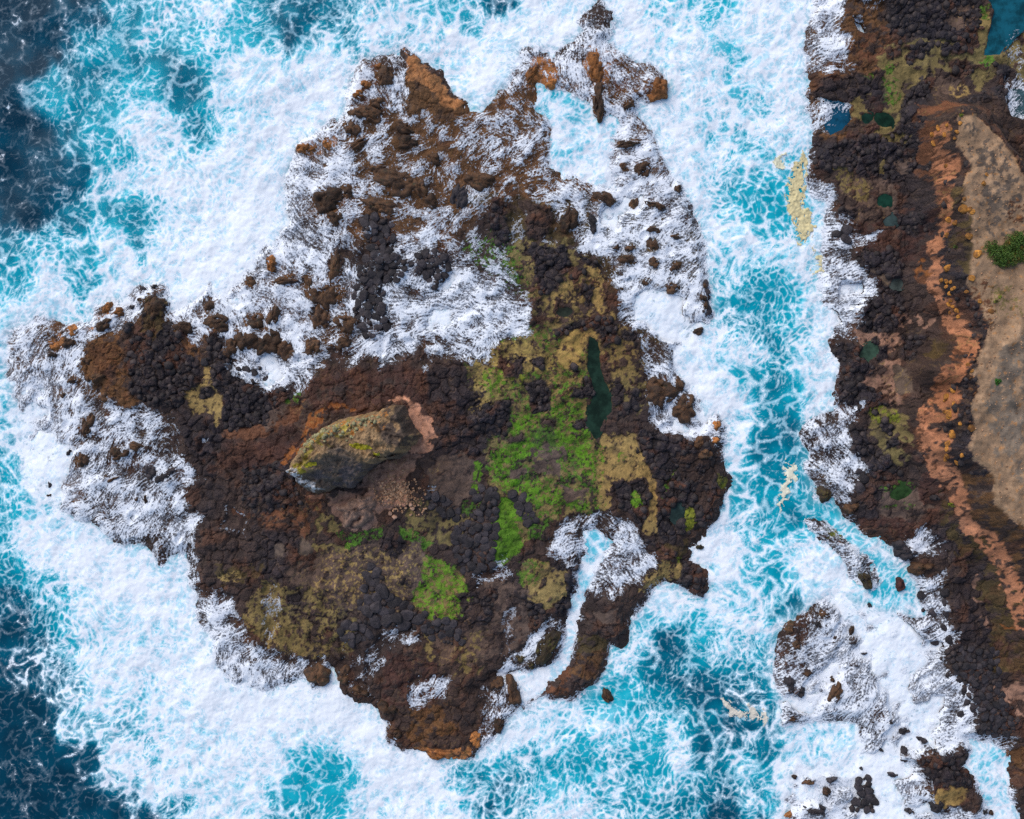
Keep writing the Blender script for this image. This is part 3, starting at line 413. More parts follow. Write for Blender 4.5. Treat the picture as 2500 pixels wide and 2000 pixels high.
# polygon, colour, coverage (1 solid, less is mottled), softness m, mottling size, height of the ground there
PAINT = [
 ([(850,120),(1160,260),(1250,180),(1640,120),(1660,460),(1480,540),(1240,480),(1100,600),(850,580),(700,480),(720,330)],'RB',1,.8,1,.5),
 ([(0,780),(250,730),(420,700),(520,680),(700,640),(860,700),(860,840),(560,850),(300,800),(250,980),(200,1250),(0,1200)],'RB',.75,.8,1,.5),
 ([(1150,480),(1500,480),(1720,560),(1740,820),(1560,860),(1490,720),(1440,600),(1240,580)],'MB',.8,.6,1,.5),
 ([(995,112),(1025,130),(1032,156),(1060,172),(1090,188),(1105,221),(1140,250),(1110,272),(1080,250),(1050,215),(1010,200),(988,195)],'OR',.9,.3,1,.5),
 ([(1430,110),(1495,115),(1510,150),(1490,195),(1450,205),(1425,180)],'OR',.8,.3,1,.5),([(1560,170),(1635,190),(1635,245),(1570,240),(1500,230),(1510,170)],'RU',.8,.3,1,.5),
 ([(1280,150),(1330,160),(1375,190),(1350,225),(1280,210)],'OR',.7,.3,1,.5),([(720,345),(815,330),(810,375),(740,380)],'OR',.7,.3,1,.5),
 ([(90,840),(270,740),(290,770),(180,820),(130,870)],'OR',.6,.4,1,.5),([(1020,1815),(1090,1830),(1180,1790),(1170,1830),(1080,1860)],'OR',.8,.2,1,.5),
 ([(860,170),(930,130),(930,200),(880,250),(850,250)],'RU',.7,.3,1,.5),
 ([(220,830),(300,815),(330,900),(345,985),(290,990),(235,910),(200,895)],'RB',.85,.5,1,.8),
 ([(345,730),(400,715),(420,790),(470,810),(492,850),(490,900),(460,955),(430,1005),(370,990),(310,950),(300,870),(340,800)],'BK',1,.4,1,.9),
 ([(345,720),(395,712),(415,770),(400,830),(345,820)],'MB',.7,.4,1,.9),
 ([(440,800),(500,840),(500,890),(460,860)],'RB',.8,.3,1,.9),
 ([(440,1000),(540,1040),(560,1120),(520,1180),(470,1120),(440,1060)],'DK',1,.5,1,.9),
 ([(505,880),(518,900),(528,960),(538,1020),(532,1045),(512,1015),(470,1005),(443,962),(460,940),(492,930)],'TN',.85,.15,.5,.8),
 ([(482,940),(515,935),(520,955),(480,970)],'BK',1,.15,1,.9),
 ([(520,830),(566,815),(566,880),(600,950),(660,955),(700,940),(705,985),(640,1032),(550,1038),(535,1000),(520,920)],'BK',1,.25,1,.9),
 ([(540,1055),(620,1020),(700,1012),(745,985),(725,1035),(640,1052),(560,1080)],'RU',.85,.3,1,1),
 ([(650,1000),(700,990),(715,1000),(660,1035),(630,1040)],'SL',.7,.2,.6,1),([(685,985),(725,960),(735,985),(710,1005)],'GD',.6,.2,.6,1),
 ([(560,1080),(720,1035),(735,1110),(700,1160),(600,1160),(550,1140)],'DR',1,.6,1,1),([(600,1130),(720,1120),(740,1230),(690,1260),(600,1230)],'BK',.8,.5,1,1),
 ([(780,905),(1040,895),(1060,960),(1065,1060),(960,985),(830,1010),(770,1005),(735,960)],'DR',1,.5,1,1.2),
 ([(770,950),(1000,930),(1010,955),(780,985)],'DB',.7,.4,1,1.2),([(735,1040),(760,1008),(775,1020),(742,1062),(712,1075)],'OC',.9,.2,1,1.2),
 ([(700,1085),(740,1060),(770,1040),(725,1100),(700,1140),(680,1130)],'OC',.6,.3,1,1.2),
 ([(770,1005),(830,985),(860,1000),(800,1030),(760,1050)],'OC',.5,.3,1,1.2),
 ([(560,1250),(700,1240),(760,1250),(770,1300),(690,1340),(560,1280)],'RU',.6,.5,1,1),([(760,1200),(810,1205),(790,1260),(740,1260)],'RU',.6,.3,1,1),
 ([(640,1280),(720,1290),(780,1340),(720,1370),(690,1420),(590,1400),(560,1300)],'DK',1,.5,1,.9),
 ([(480,1270),(640,1260),(620,1440),(560,1450),(480,1400)],'DB',1,.5,1,.9),
 ([(740,1310),(775,1320),(755,1350),(735,1345)],'GB',1,.1,1,.9),([(655,1335),(690,1330),(690,1360),(660,1370)],'GB',1,.1,1,.9),
 ([(1040,900),(1150,880),(1210,960),(1210,1080),(1140,1125),(1080,1105),(1065,1000)],'DK',1,.5,1,1),
 ([(1060,1130),(1120,1110),(1170,1140),(1150,1200),(1110,1230),(1060,1190)],'SL',.9,.4,1,.9),
 ([(945,985),(975,972),(1008,980),(1042,1000),(1060,1020),(1062,1050),(1072,1090),(1050,1107),(1010,1112),(1036,1070),(1024,1030),(1000,992)],'PK',.95,.15,.6,1.6),
 ([(1010,1110),(1052,1112),(1010,1165),(1000,1225),(960,1235),(912,1250),(905,1200),(870,1185),(905,1140),(940,1128)],'PB',.95,.2,.8,1.5),
 ([(935,1185),(1000,1185),(995,1225),(945,1228)],'PK',.55,.2,.4,1.4),([(740,1208),(790,1218),(820,1205),(815,1218),(775,1228)],'PK',.8,.12,.6,1.4),
 ([(800,1215),(850,1195),(912,1200),(922,1240),(905,1282),(850,1285),(815,1255)],'PB',.85,.2,.8,1.4),
 ([(1150,870),(1230,820),(1330,790),(1440,790),(1450,860),(1440,1000),(1440,1060),(1460,1100),(1460,1250),(1380,1265),(1260,1285),(1190,1180),(1180,1100),(1205,1020),(1165,960)],'OL',.62,.8,.7,.8),
 ([(1150,870),(1230,820),(1330,790),(1440,790),(1450,860),(1440,1000),(1440,1060),(1460,1100),(1460,1250),(1380,1265),(1260,1285),(1190,1180),(1180,1100),(1205,1020),(1165,960)],'GD',.32,.8,.5,.8),
 ([(1240,560),(1420,590),(1450,650),(1490,740),(1520,820),(1570,900),(1580,1010),(1450,1000),(1440,800),(1330,780),(1310,760),(1240,660)],'OL',.55,.8,.6,.8),
 ([(1130,600),(1240,560),(1260,640),(1300,740),(1240,700),(1160,640)],'GD',.4,.8,.4,.7),
 ([(1400,800),(1455,795),(1462,830),(1430,850),(1420,890),(1375,895),(1350,850)],'TN',.82,.3,.5,.8),([(1430,655),(1460,650),(1470,740),(1440,760),(1432,700)],'TN',.6,.4,.5,.8),
 ([(1350,690),(1400,690),(1410,740),(1350,760),(1330,740)],'TN',.4,.4,.4,.8),
 ([(1175,850),(1250,830),(1300,830),(1350,860),(1350,900),(1250,920),(1180,990),(1140,970)],'TN',.45,.5,.5,.8),
 ([(1240,1020),(1290,1000),(1380,980),(1430,1000),(1430,1080),(1350,1040),(1260,1060)],'GR',.5,.5,.4,.8),
 ([(1200,1100),(1290,1060),(1350,1040),(1435,1080),(1440,1130),(1350,1110),(1270,1125),(1220,1145),(1195,1160)],'GR',.72,.4,.4,.8),
 ([(1235,1000),(1290,1010),(1270,1070),(1225,1040)],'GR',.75,.4,.4,.8),([(1270,1160),(1340,1190),(1440,1220),(1430,1240),(1310,1230),(1250,1200)],'GR',.6,.4,.4,.8),
 ([(1200,1150),(1270,1130),(1280,1190),(1230,1210)],'GR',.6,.4,.4,.8),([(1410,1090),(1450,1110),(1445,1160),(1405,1140)],'GR',.6,.3,.4,.8),
 ([(1150,1138),(1175,1130),(1170,1170),(1160,1215),(1145,1190)],'GR',.75,.2,.4,.8),
 ([(1170,900),(1230,890),(1240,930),(1180,960)],'GR',.45,.4,.4,.8),([(1230,905),(1290,910),(1280,940),(1240,930)],'YG',.4,.3,.4,.8),
 ([(1300,1095),(1372,1085),(1365,1155),(1305,1155)],'SL',.9,.4,.8,.8),([(1370,1180),(1430,1185),(1420,1225),(1375,1225)],'SL',.9,.3,.8,.8),
 ([(1230,1060),(1280,1040),(1290,1075),(1245,1085)],'DB',1,.3,.8,.8),([(1320,1010),(1370,1010),(1370,1040),(1320,1040)],'DB',1,.3,.8,.8),
 ([(1280,925),(1330,925),(1352,990),(1300,998)],'BK',1,.15,1,.9),([(1395,925),(1452,925),(1452,968),(1400,972)],'BK',.9,.15,1,.9),([(1300,868),(1330,868),(1332,895),(1302,897)],'BK',1,.12,1,.9),
 ([(1388,888),(1412,888),(1410,912),(1395,912)],'BK',1,.1,1,.9),([(1160,975),(1235,965),(1240,1050),(1190,1055),(1150,1020)],'BK',1,.25,1,.9),([(1225,870),(1290,870),(1280,910),(1230,920)],'DK',.8,.25,1,.9),
 ([(1480,930),(1520,930),(1520,990),(1490,1000)],'DK',.9,.2,1,.9),([(1470,880),(1500,880),(1500,930),(1478,930)],'DB',1,.2,1,.9),
 ([(1400,1030),(1445,1025),(1440,1050),(1405,1055)],'BK',.9,.15,1,.9),([(1505,1010),(1560,985),(1562,1000),(1520,1030)],'BK',1,.12,1,.9),
 ([(1537,960),(1555,960),(1555,1010),(1540,1000)],'BK',1,.1,1,.9),([(1250,1150),(1290,1145),(1290,1180),(1255,1175)],'SL',.8,.2,1,.9),
 ([(1350,800),(1440,765),(1500,790),(1508,850),(1482,862),(1450,812),(1400,800),(1362,822)],'BK',1,.2,1,.9),
 ([(1270,600),(1390,598),(1402,660),(1372,680),(1348,725),(1320,738),(1310,690),(1300,640)],'BK',1,.15,1,1),([(1405,698),(1432,698),(1432,742),(1410,742)],'BK',1,.12,1,1),
 ([(1398,662),(1425,662),(1420,685),(1402,690)],'BK',1,.12,1,1),([(1425,612),(1468,650),(1450,662),(1425,640)],'BK',1,.15,1,1),([(1360,730),(1400,735),(1390,760),(1360,760)],'DB',.9,.2,1,1),
 ([(1195,480),(1235,500),(1245,560),(1230,612),(1205,600)],'BK',.9,.2,1,1),([(1270,480),(1350,490),(1342,585),(1290,585)],'DB',1,.2,1,1),([(1230,530),(1275,500),(1290,560),(1250,580)],'MB',1,.2,1,1),
 ([(880,520),(960,520),(970,600),(1000,620),(1080,600),(1105,640),(1070,710),(1000,690),(945,700),(940,800),(900,830),(860,800),(860,700),(870,650),(915,600)],'BK',1,.3,1,.8),
 ([(1500,720),(1515,725),(1500,770),(1470,745),(1470,730)],'DB',1,.2,1,.9),([(1510,815),(1548,825),(1540,850),(1505,840)],'BK',1,.15,1,.9),
 ([(1460,1060),(1562,1060),(1566,1112),(1590,1160),(1602,1170),(1607,1222),(1602,1288),(1572,1292),(1575,1240),(1590,1200),(1560,1165),(1500,1172),(1480,1245),(1460,1245),(1450,1160)],'TN',.88,.2,.5,.8),
 ([(1450,1080),(1475,1080),(1480,1240),(1455,1240)],'GR',.25,.2,.4,.8),([(1505,1100),(1530,1100),(1525,1125),(1508,1122)],'GR',.6,.15,.4,.8),
 ([(1560,1040),(1620,1060),(1640,1078),(1700,1068),(1742,1130),(1768,1172),(1762,1242),(1710,1282),(1612,1302),(1602,1262),(1612,1200),(1592,1150),(1562,1112)],'BK',1,.15,1,.9),
 ([(1650,1100),(1740,1110),(1770,1180),(1760,1240),(1700,1220),(1660,1150)],'DB',.7,.4,1,.9),
 ([(1505,1172),(1568,1172),(1590,1205),(1572,1275),(1548,1272),(1508,1205)],'BK',1,.2,1,.9),([(1545,1195),(1568,1198),(1570,1222),(1548,1224)],'GR',.9,.15,.4,.9),
 ([(1672,1235),(1702,1232),(1706,1270),(1682,1288),(1674,1270)],'YG',.9,.15,.4,.9),([(1745,1155),(1785,1165),(1780,1190),(1752,1185)],'YG',.8,.15,.4,.9),
 ([(1650,1135),(1660,1130),(1640,1180),(1620,1220),(1612,1215)],'GD',.6,.15,.4,.9),
 ([(1560,1310),(1680,1310),(1660,1350),(1600,1360),(1590,1330)],'MB',.9,.3,1,.8),([(1600,1368),(1660,1368),(1668,1412),(1600,1432),(1572,1442)],'TN',.75,.3,.5,.7),
 ([(1595,1320),(1640,1330),(1630,1365),(1600,1360)],'BK',.9,.2,1,.8),([(1560,1300),(1610,1305),(1600,1325),(1565,1320)],'BK',1,.2,1,.8),
 ([(1650,1352),(1700,1390),(1718,1445),(1690,1452),(1655,1432),(1662,1392)],'BK',1,.15,1,.8),([(1640,1345),(1670,1360),(1660,1380),(1640,1365)],'YG',.6,.15,1,.8),
 ([(1270,1370),(1300,1360),(1400,1400),(1400,1430),(1372,1475),(1310,1495),(1285,1450)],'TN',.88,.25,.5,.7),([(1260,1360),(1330,1370),(1300,1420),(1280,1440)],'GD',.5,.3,.5,.7),
 ([(1360,1360),(1420,1370),(1425,1395),(1370,1400)],'BK',.9,.15,1,.8),([(1385,1400),(1415,1405),(1400,1450),(1385,1460)],'BK',.9,.15,1,.8),([(1370,1460),(1395,1460),(1378,1510),(1350,1500)],'BK',.8,.15,1,.8),
 ([(1315,1410),(1335,1410),(1335,1425),(1315,1430)],'DK',.9,.06,.5,.8),([(1343,1385),(1356,1383),(1352,1397),(1342,1396)],'DK',.9,.06,.5,.8),
 ([(1270,1310),(1330,1300),(1330,1360),(1280,1360)],'DB',.7,.3,.8,.8),([(1240,1360),(1272,1355),(1265,1390),(1240,1395)],'DB',1,.12,1,.8),
 ([(1220,1222),(1247,1222),(1268,1260),(1278,1320),(1262,1360),(1225,1388),(1204,1388),(1204,1330),(1216,1280)],'GR',.96,.12,.4,.8),
 ([(1250,1260),(1285,1270),(1300,1310),(1270,1320)],'OL',.8,.2,.5,.8),([(1275,1250),(1340,1260),(1330,1310),(1290,1310)],'GD',.6,.3,.5,.8),
 ([(780,1340),(1040,1320),(1040,1450),(960,1480),(870,1500),(760,1450),(700,1400)],'SL',.8,.7,1,.8),([(800,1330),(1030,1340),(1000,1480),(840,1500),(760,1430)],'TN',.24,.6,.3,.8),
 ([(920,1310),(1000,1300),(1000,1340),(960,1370),(920,1350)],'DK',.85,.3,1,.8),
 ([(1010,1220),(1110,1230),(1160,1260),(1120,1330),(1040,1335),(980,1290)],'OL',.55,.5,.7,.8),([(970,1270),(1070,1330),(1050,1355),(980,1318)],'GD',.7,.3,.4,.8),
 ([(820,1290),(930,1280),(920,1305),(860,1330),(840,1320)],'GD',.5,.3,.4,.8),([(840,1320),(860,1320),(858,1338),(842,1335)],'GR',.9,.1,.4,.8),([(1130,1220),(1180,1220),(1170,1250),(1130,1250)],'GD',.6,.2,.4,.8),
 ([(770,1240),(830,1270),(820,1300),(780,1290)],'OL',.7,.3,.8,.8),([(760,1300),(800,1320),(850,1335),(840,1350),(780,1330)],'OL',.6,.3,.6,.8),
 ([(1035,1365),(1115,1368),(1132,1430),(1148,1462),(1122,1525),(1080,1535),(1050,1500),(1015,1475),(1025,1420)],'OL',.8,.5,.8,.8),
 ([(1035,1365),(1115,1368),(1132,1430),(1148,1462),(1122,1525),(1080,1535),(1050,1500),(1015,1475),(1025,1420)],'GR',.58,.4,.35,.8),
 ([(1120,1440),(1160,1440),(1190,1560),(1150,1600),(1120,1540)],'DK',.7,.4,1,.8),([(1060,1560),(1110,1560),(1120,1600),(1080,1620)],'SL',.8,.3,.8,.8),([(1040,1540),(1060,1560),(1060,1600),(1045,1580)],'OL',.8,.2,.6,.8),
 ([(1180,1400),(1300,1440),(1300,1560),(1200,1620),(1120,1640),(1150,1500)],'SL',.55,.6,1,.8),([(1150,1460),(1200,1440),(1200,1530),(1160,1540)],'BK',.6,.3,1,.8),([(1120,1560),(1200,1540),(1180,1640),(1120,1640)],'OL',.35,.5,.6,.8),
 ([(1270,1440),(1320,1470),(1330,1530),(1290,1540)],'BK',.6,.3,1,.8),
 ([(640,1420),(760,1440),(870,1520),(850,1610),(760,1610),(640,1570),(600,1520)],'OL',.78,.7,.5,.8),([(700,1450),(850,1500),(850,1600),(740,1590)],'DB',.45,.5,.6,.8),([(695,1445),(738,1440),(735,1475),(700,1475)],'DK',1,.2,1,.8),
 ([(520,1380),(640,1380),(640,1420),(560,1440)],'MB',.7,.5,.8,.8),([(540,1400),(600,1390),(600,1420),(550,1425)],'TN',.4,.3,.4,.8),
 ([(780,1600),(900,1600),(960,1700),(920,1730),(820,1690),(790,1650)],'DB',1,.5,1,.8),([(930,1590),(1060,1600),(1110,1680),(1040,1720),(930,1700)],'DR',.8,.5,1,.8),
 ([(1000,1720),(1110,1700),(1130,1780),(1060,1830),(1010,1800)],'RB',.6,.4,1,.8),([(1120,1690),(1170,1690),(1160,1780),(1120,1760)],'DB',1,.3,1,.8),
 ([(1420,1500),(1540,1500),(1530,1560),(1470,1560),(1420,1560)],'DB',1,.3,1,.8),([(1440,1490),(1520,1480),(1500,1510),(1450,1510)],'SL',.7,.3,1,.8),([(1400,1560),(1490,1550),(1480,1600),(1400,1600)],'MB',.9,.3,1,.8),
 ([(1340,1620),(1400,1620),(1390,1700),(1330,1700)],'RU',.6,.3,1,.8),([(1480,1590),(1400,1600),(1400,1650),(1460,1660)],'RB',.5,.3,1,.8),
 # headland
 ([(1960,-100),(2180,-100),(2180,100),(2120,180),(2070,340),(1960,340)],'RB',.75,.6,1,.8),([(2100,80),(2170,60),(2180,110),(2130,150),(2080,140)],'RU',.6,.4,1,.9),
 ([(2180,-200),(2400,-200),(2408,30),(2405,90),(2340,112),(2260,112),(2178,82)],'BK',1,.2,1,1.2),([(2300,10),(2390,10),(2395,50),(2340,70),(2300,50)],'SL',.55,.4,1,1.2),
 ([(2150,112),(2290,112),(2385,120),(2410,165),(2350,195),(2282,172),(2262,190),(2202,232),(2192,312),(2140,342),(2118,322),(2150,250),(2150,182),(2120,150)],'OL',.85,.3,.7,.9),
 ([(2385,40),(2425,20),(2420,120),(2400,145),(2385,110)],'OL',.85,.25,.7,.9),([(2380,130),(2440,130),(2500,60),(2560,60),(2560,240),(2460,180),(2400,220),(2370,190)],'OL',.7,.4,.7,1),
 ([(2140,150),(2180,150),(2190,230),(2170,290),(2150,250)],'GD',.4,.3,.4,.9),([(2080,175),(2120,175),(2120,200),(2080,200)],'GR',.6,.2,.4,.9),([(2390,140),(2430,140),(2420,175),(2390,170)],'GD',.6,.2,.4,.9),([(2390,15),(2415,15),(2420,50),(2395,45)],'GD',.6,.2,.4,.9),
 ([(2155,118),(2195,112),(2195,135),(2160,138)],'BK',1,.15,1,1),([(2200,120),(2290,115),(2280,140),(2210,150)],'BK',.8,.2,1,1),([(2300,120),(2375,118),(2375,140),(2300,145)],'BK',.9,.15,1,1),
 ([(2310,160),(2360,150),(2375,190),(2340,195)],'BK',1,.2,1,1),([(2240,200),(2268,165),(2270,240),(2250,280),(2230,330),(2190,330),(2195,250)],'BK',1,.2,1,1),
 ([(2270,180),(2350,200),(2330,230),(2290,240),(2275,230)],'SL',.9,.3,1,1),([(2320,205),(2375,205),(2370,230),(2320,230)],'TN',.45,.2,.5,1),
 ([(2335,240),(2400,230),(2400,265),(2340,262)],'BK',1,.2,1,1),([(2420,170),(2470,170),(2470,210),(2430,205)],'BK',1,.2,1,1),([(2420,220),(2480,220),(2475,260),(2425,260)],'BK',1,.2,1,1),
 ([(1995,185),(2070,165),(2150,200),(2155,240),(2060,250),(1995,250)],'DK',1,.3,1,.9),([(2065,235),(2125,225),(2125,290),(2065,285)],'OL',.6,.3,.6,.9),([(2115,225),(2150,225),(2145,285),(2120,285)],'DR',.8,.2,1,.9),
 ([(1980,265),(2020,260),(2020,320),(1985,325)],'RB',.9,.2,1,.9),([(2060,310),(2140,300),(2120,375),(2060,375)],'DR',.8,.3,1,.9),
 ([(1992,345),(2080,345),(2240,320),(2260,420),(2200,440),(2100,420),(2000,440)],'BK',1,.4,1,1.1),([(2150,330),(2230,340),(2220,360),(2150,362)],'OL',.7,.15,.5,1),([(2150,395),(2170,390),(2165,430),(2150,425)],'OL',.7,.15,.5,1),
 ([(2040,430),(2190,420),(2200,540),(2080,520)],'SL',.6,.5,1,1),([(2040,425),(2130,430),(2110,480),(2060,470)],'OL',.55,.3,.5,1),([(2190,400),(2230,390),(2220,430),(2190,430)],'SL',.8,.3,1,1),
 ([(2200,440),(2260,430),(2262,580),(2210,590),(2190,520)],'DK',1,.4,1,1.1),([(2225,300),(2270,310),(2268,440),(2240,430),(2240,340)],'RU',.75,.4,1,1.4),([(2240,255),(2340,260),(2300,330),(2230,320)],'RU',.6,.4,1,1.6),
 ([(2050,495),(2090,500),(2085,530),(2050,520)],'BK',1,.2,1,1),([(2100,530),(2260,520),(2250,640),(2120,640),(2110,560)],'DR',.8,.5,1,1.1),([(2205,540),(2250,520),(2240,580),(2210,580)],'BK',1,.2,1,1.2),
 ([(2085,612),(2190,610),(2200,680),(2130,680),(2110,650)],'BK',1,.2,1,1),([(2120,650),(2190,680),(2230,700),(2190,705),(2150,690)],'GB',.9,.15,1,1),([(2225,650),(2245,630),(2260,690),(2262,770),(2240,770)],'OC',.7,.25,1,1.6),
 ([(2130,680),(2210,690),(2200,760),(2190,800),(2110,800),(2100,750)],'BK',1,.2,1,1),([(2110,700),(2200,700),(2200,790),(2100,790)],'BK',1,.2,1,1),([(2190,770),(2260,780),(2240,800),(2195,800)],'PB',.5,.2,1,1.1),
 ([(2190,690),(2270,700),(2270,780),(2200,760)],'DB',1,.3,1,1.2),([(2090,800),(2200,810),(2200,850),(2170,870),(2100,860)],'PB',.7,.25,.8,.9),([(2120,820),(2140,815),(2140,840),(2125,845)],'BK',1,.08,1,1),
 ([(2030,845),(2090,840),(2110,870),(2130,900),(2140,930),(2080,945),(2043,925)],'BK',1,.15,1,1),([(2140,840),(2175,840),(2180,880),(2140,885)],'BK',1,.15,1,1),([(2200,820),(2240,820),(2240,875),(2205,875)],'BK',1,.2,1,1),
 ([(2130,890),(2200,880),(2220,940),(2220,990),(2170,1000),(2140,960),(2105,950)],'PB',.7,.25,.8,.9),([(2180,900),(2220,900),(2222,960),(2180,960)],'GB',.8,.2,.8,.9),
 ([(2045,935),(2110,940),(2150,980),(2165,1010),(2160,1030),(2100,1030),(2080,1000),(2050,985)],'BK',1,.15,1,1),([(2195,960),(2235,950),(2245,1000),(2200,1000)],'DB',1,.3,1,1.2),
 ([(2120,1025),(2190,1000),(2215,1040),(2220,1130),(2190,1150),(2150,1110),(2130,1060)],'OL',.72,.3,.6,.9),([(2120,1020),(2190,1005),(2188,1040),(2130,1045)],'YG',.6,.2,.4,.9),([(2150,1040),(2180,1045),(2170,1065),(2150,1060)],'BK',1,.1,1,1),([(2165,1075),(2190,1078),(2188,1095),(2160,1098)],'BK',1,.1,1,1),
 ([(2085,1050),(2120,1050),(2140,1100),(2180,1130),(2200,1170),(2170,1200),(2120,1160),(2090,1110)],'BK',1,.2,1,1),([(2190,1090),(2240,1100),(2245,1140),(2210,1140)],'DK',1,.2,1,1.1),
 ([(2150,1190),(2230,1180),(2230,1230),(2160,1230)],'GD',.4,.3,.5,1),([(2150,1200),(2260,1200),(2270,1250),(2200,1270),(2140,1240)],'SL',.7,.3,1,1),([(2240,1150),(2290,1170),(2300,1220),(2250,1240)],'DR',.8,.3,1,1.3),
 ([(2100,1180),(2160,1200),(2160,1260),(2110,1260)],'DK',1,.3,1,1),([(2110,1260),(2280,1250),(2290,1290),(2200,1310),(2130,1300)],'DR',.7,.4,1,1),([(2280,1270),(2360,1300),(2400,1370),(2330,1400),(2280,1340)],'DK',1,.4,1,1.3),
 ([(2280,1200),(2340,1260),(2420,1360),(2460,1450),(2440,1500),(2380,1440),(2330,1340)],'MB',.6,.5,1,1.6),([(2330,1400),(2400,1380),(2420,1500),(2400,1560),(2340,1560)],'DK',.9,.4,1,1.2),
 ([(2380,1420),(2395,1420),(2410,1520),(2400,1560),(2385,1500)],'PB',.5,.2,1,1.2),([(2420,1380),(2490,1430),(2520,1560),(2440,1560),(2400,1470)],'MB',.7,.4,1,2),
 ([(2310,1560),(2400,1550),(2460,1570),(2460,1640),(2400,1700),(2330,1650)],'DK',1,.4,1,1),([(2420,1540),(2520,1560),(2520,1640),(2430,1640)],'MB',.8,.3,1,1.6),([(2440,1540),(2480,1530),(2480,1555),(2440,1560)],'OC',.6,.2,.6,1.6),
 ([(2440,1670),(2520,1660),(2520,1760),(2460,1740)],'PB',.7,.3,.8,1.2),([(2440,1700),(2480,1720),(2480,1780),(2440,1760)],'SL',.8,.2,.8,1.2),([(2350,1680),(2460,1700),(2500,1800),(2380,1780)],'BK',.85,.3,1,1),
 ([(2465,1840),(2520,1830),(2520,1900),(2470,1900)],'RB',.7,.3,1,.9),
 ([(2225,1848),(2262,1830),(2360,1838),(2380,1890),(2372,1920),(2340,1915),(2280,1918),(2262,1880)],'BK',1,.15,1,.9),([(2280,1920),(2360,1915),(2365,1935),(2340,1965),(2306,1978),(2284,1955)],'TN',.9,.2,.5,.7),([(2355,1935),(2372,1920),(2398,1955),(2378,1985),(2345,1965)],'DB',1,.15,1,.9),
 ([(2020,1280),(2060,1315),(2060,1330),(2010,1320)],'YG',.5,.2,.5,.6),([(2090,1395),(2140,1410),(2130,1435),(2100,1420)],'YG',.7,.15,.5,.8),([(1990,1130),(2060,1130),(2070,1190),(2000,1190)],'MB',.8,.3,1,.8),
 # clay strip, dark slope, plateau
 ([(2250,1000),(2280,990),(2285,1060),(2255,1060)],'DB',.6,.2,.8,2),([(2270,820),(2295,830),(2280,870),(2265,880)],'MB',.9,.2,.8,2),
 ([(2340,1190),(2420,1310),(2500,1420),(2500,1300),(2430,1200),(2400,1150)],'RB',.5,.4,.8,3.5),
 ([(2294,330),(2345,300),(2362,400),(2352,480),(2368,577),(2358,707),(2394,788),(2388,821),(2375,886),(2355,909),(2378,944),(2365,1000),(2375,1041),(2358,1096),(2391,1132),(2417,1161),(2380,1180),(2330,1150),(2296,1080),(2308,1000),(2300,950),(2318,905),(2340,840),(2325,795),(2295,740),(2284,640),(2296,520),(2298,460),(2310,420)],'BK',.62,.3,.8,4),
 ([(2310,460),(2368,480),(2372,600),(2350,700),(2310,640)],'MB',.6,.4,.8,4),([(2295,330),(2345,300),(2360,340),(2330,400),(2300,390)],'DB',.6,.3,.8,4),
 ([(2275,330),(2290,330),(2292,380),(2306,400),(2306,430),(2292,470),(2292,520),(2286,580),(2280,640),(2275,700),(2290,740),(2310,775),(2325,800),(2336,840),(2330,880),(2310,910),(2300,950),(2305,1000),(2290,1040),(2290,1090),(2312,1130),(2340,1190),(2366,1240),(2400,1290),(2440,1350),(2480,1400),(2520,1480),(2530,1560),(2480,1540),(2455,1440),(2420,1380),(2385,1330),(2350,1275),(2320,1235),(2285,1180),(2258,1145),(2235,1095),(2232,1040),(2245,990),(2262,950),(2282,900),(2298,860),(2296,810),(2275,770),(2260,715),(2256,660),(2266,600),(2272,540),(2276,480),(2268,420),(2270,360)],'CL',.74,.2,.6,2.3),
 ([(2275,330),(2290,380),(2300,430),(2285,520),(2265,640),(2262,700),(2300,800),(2325,840),(2300,900),(2260,1000),(2250,1100),(2300,1180),(2240,1120),(2232,1040),(2262,950),(2298,860),(2296,810),(2256,700),(2272,540),(2268,400)],'RU',.4,.25,.5,2.3),
]
PLAT_PAINT = [([(2430,820),(2520,800),(2560,1200),(2460,1180),(2410,1000)],'SG',.7,.8,1.5,6.2),([(2400,690),(2480,690),(2480,770),(2400,760)],'OL',.4,.5,.4,6.2),
 ([(2360,700),(2420,680),(2420,800),(2390,820)],'RU',.3,.4,.4,6.2),([(2350,300),(2440,370),(2500,460),(2480,560),(2390,560),(2380,420)],'GB',.5,.7,.6,6.2),([(2460,480),(2520,480),(2520,540),(2470,530)],'RU',.3,.5,.4,6.2)]
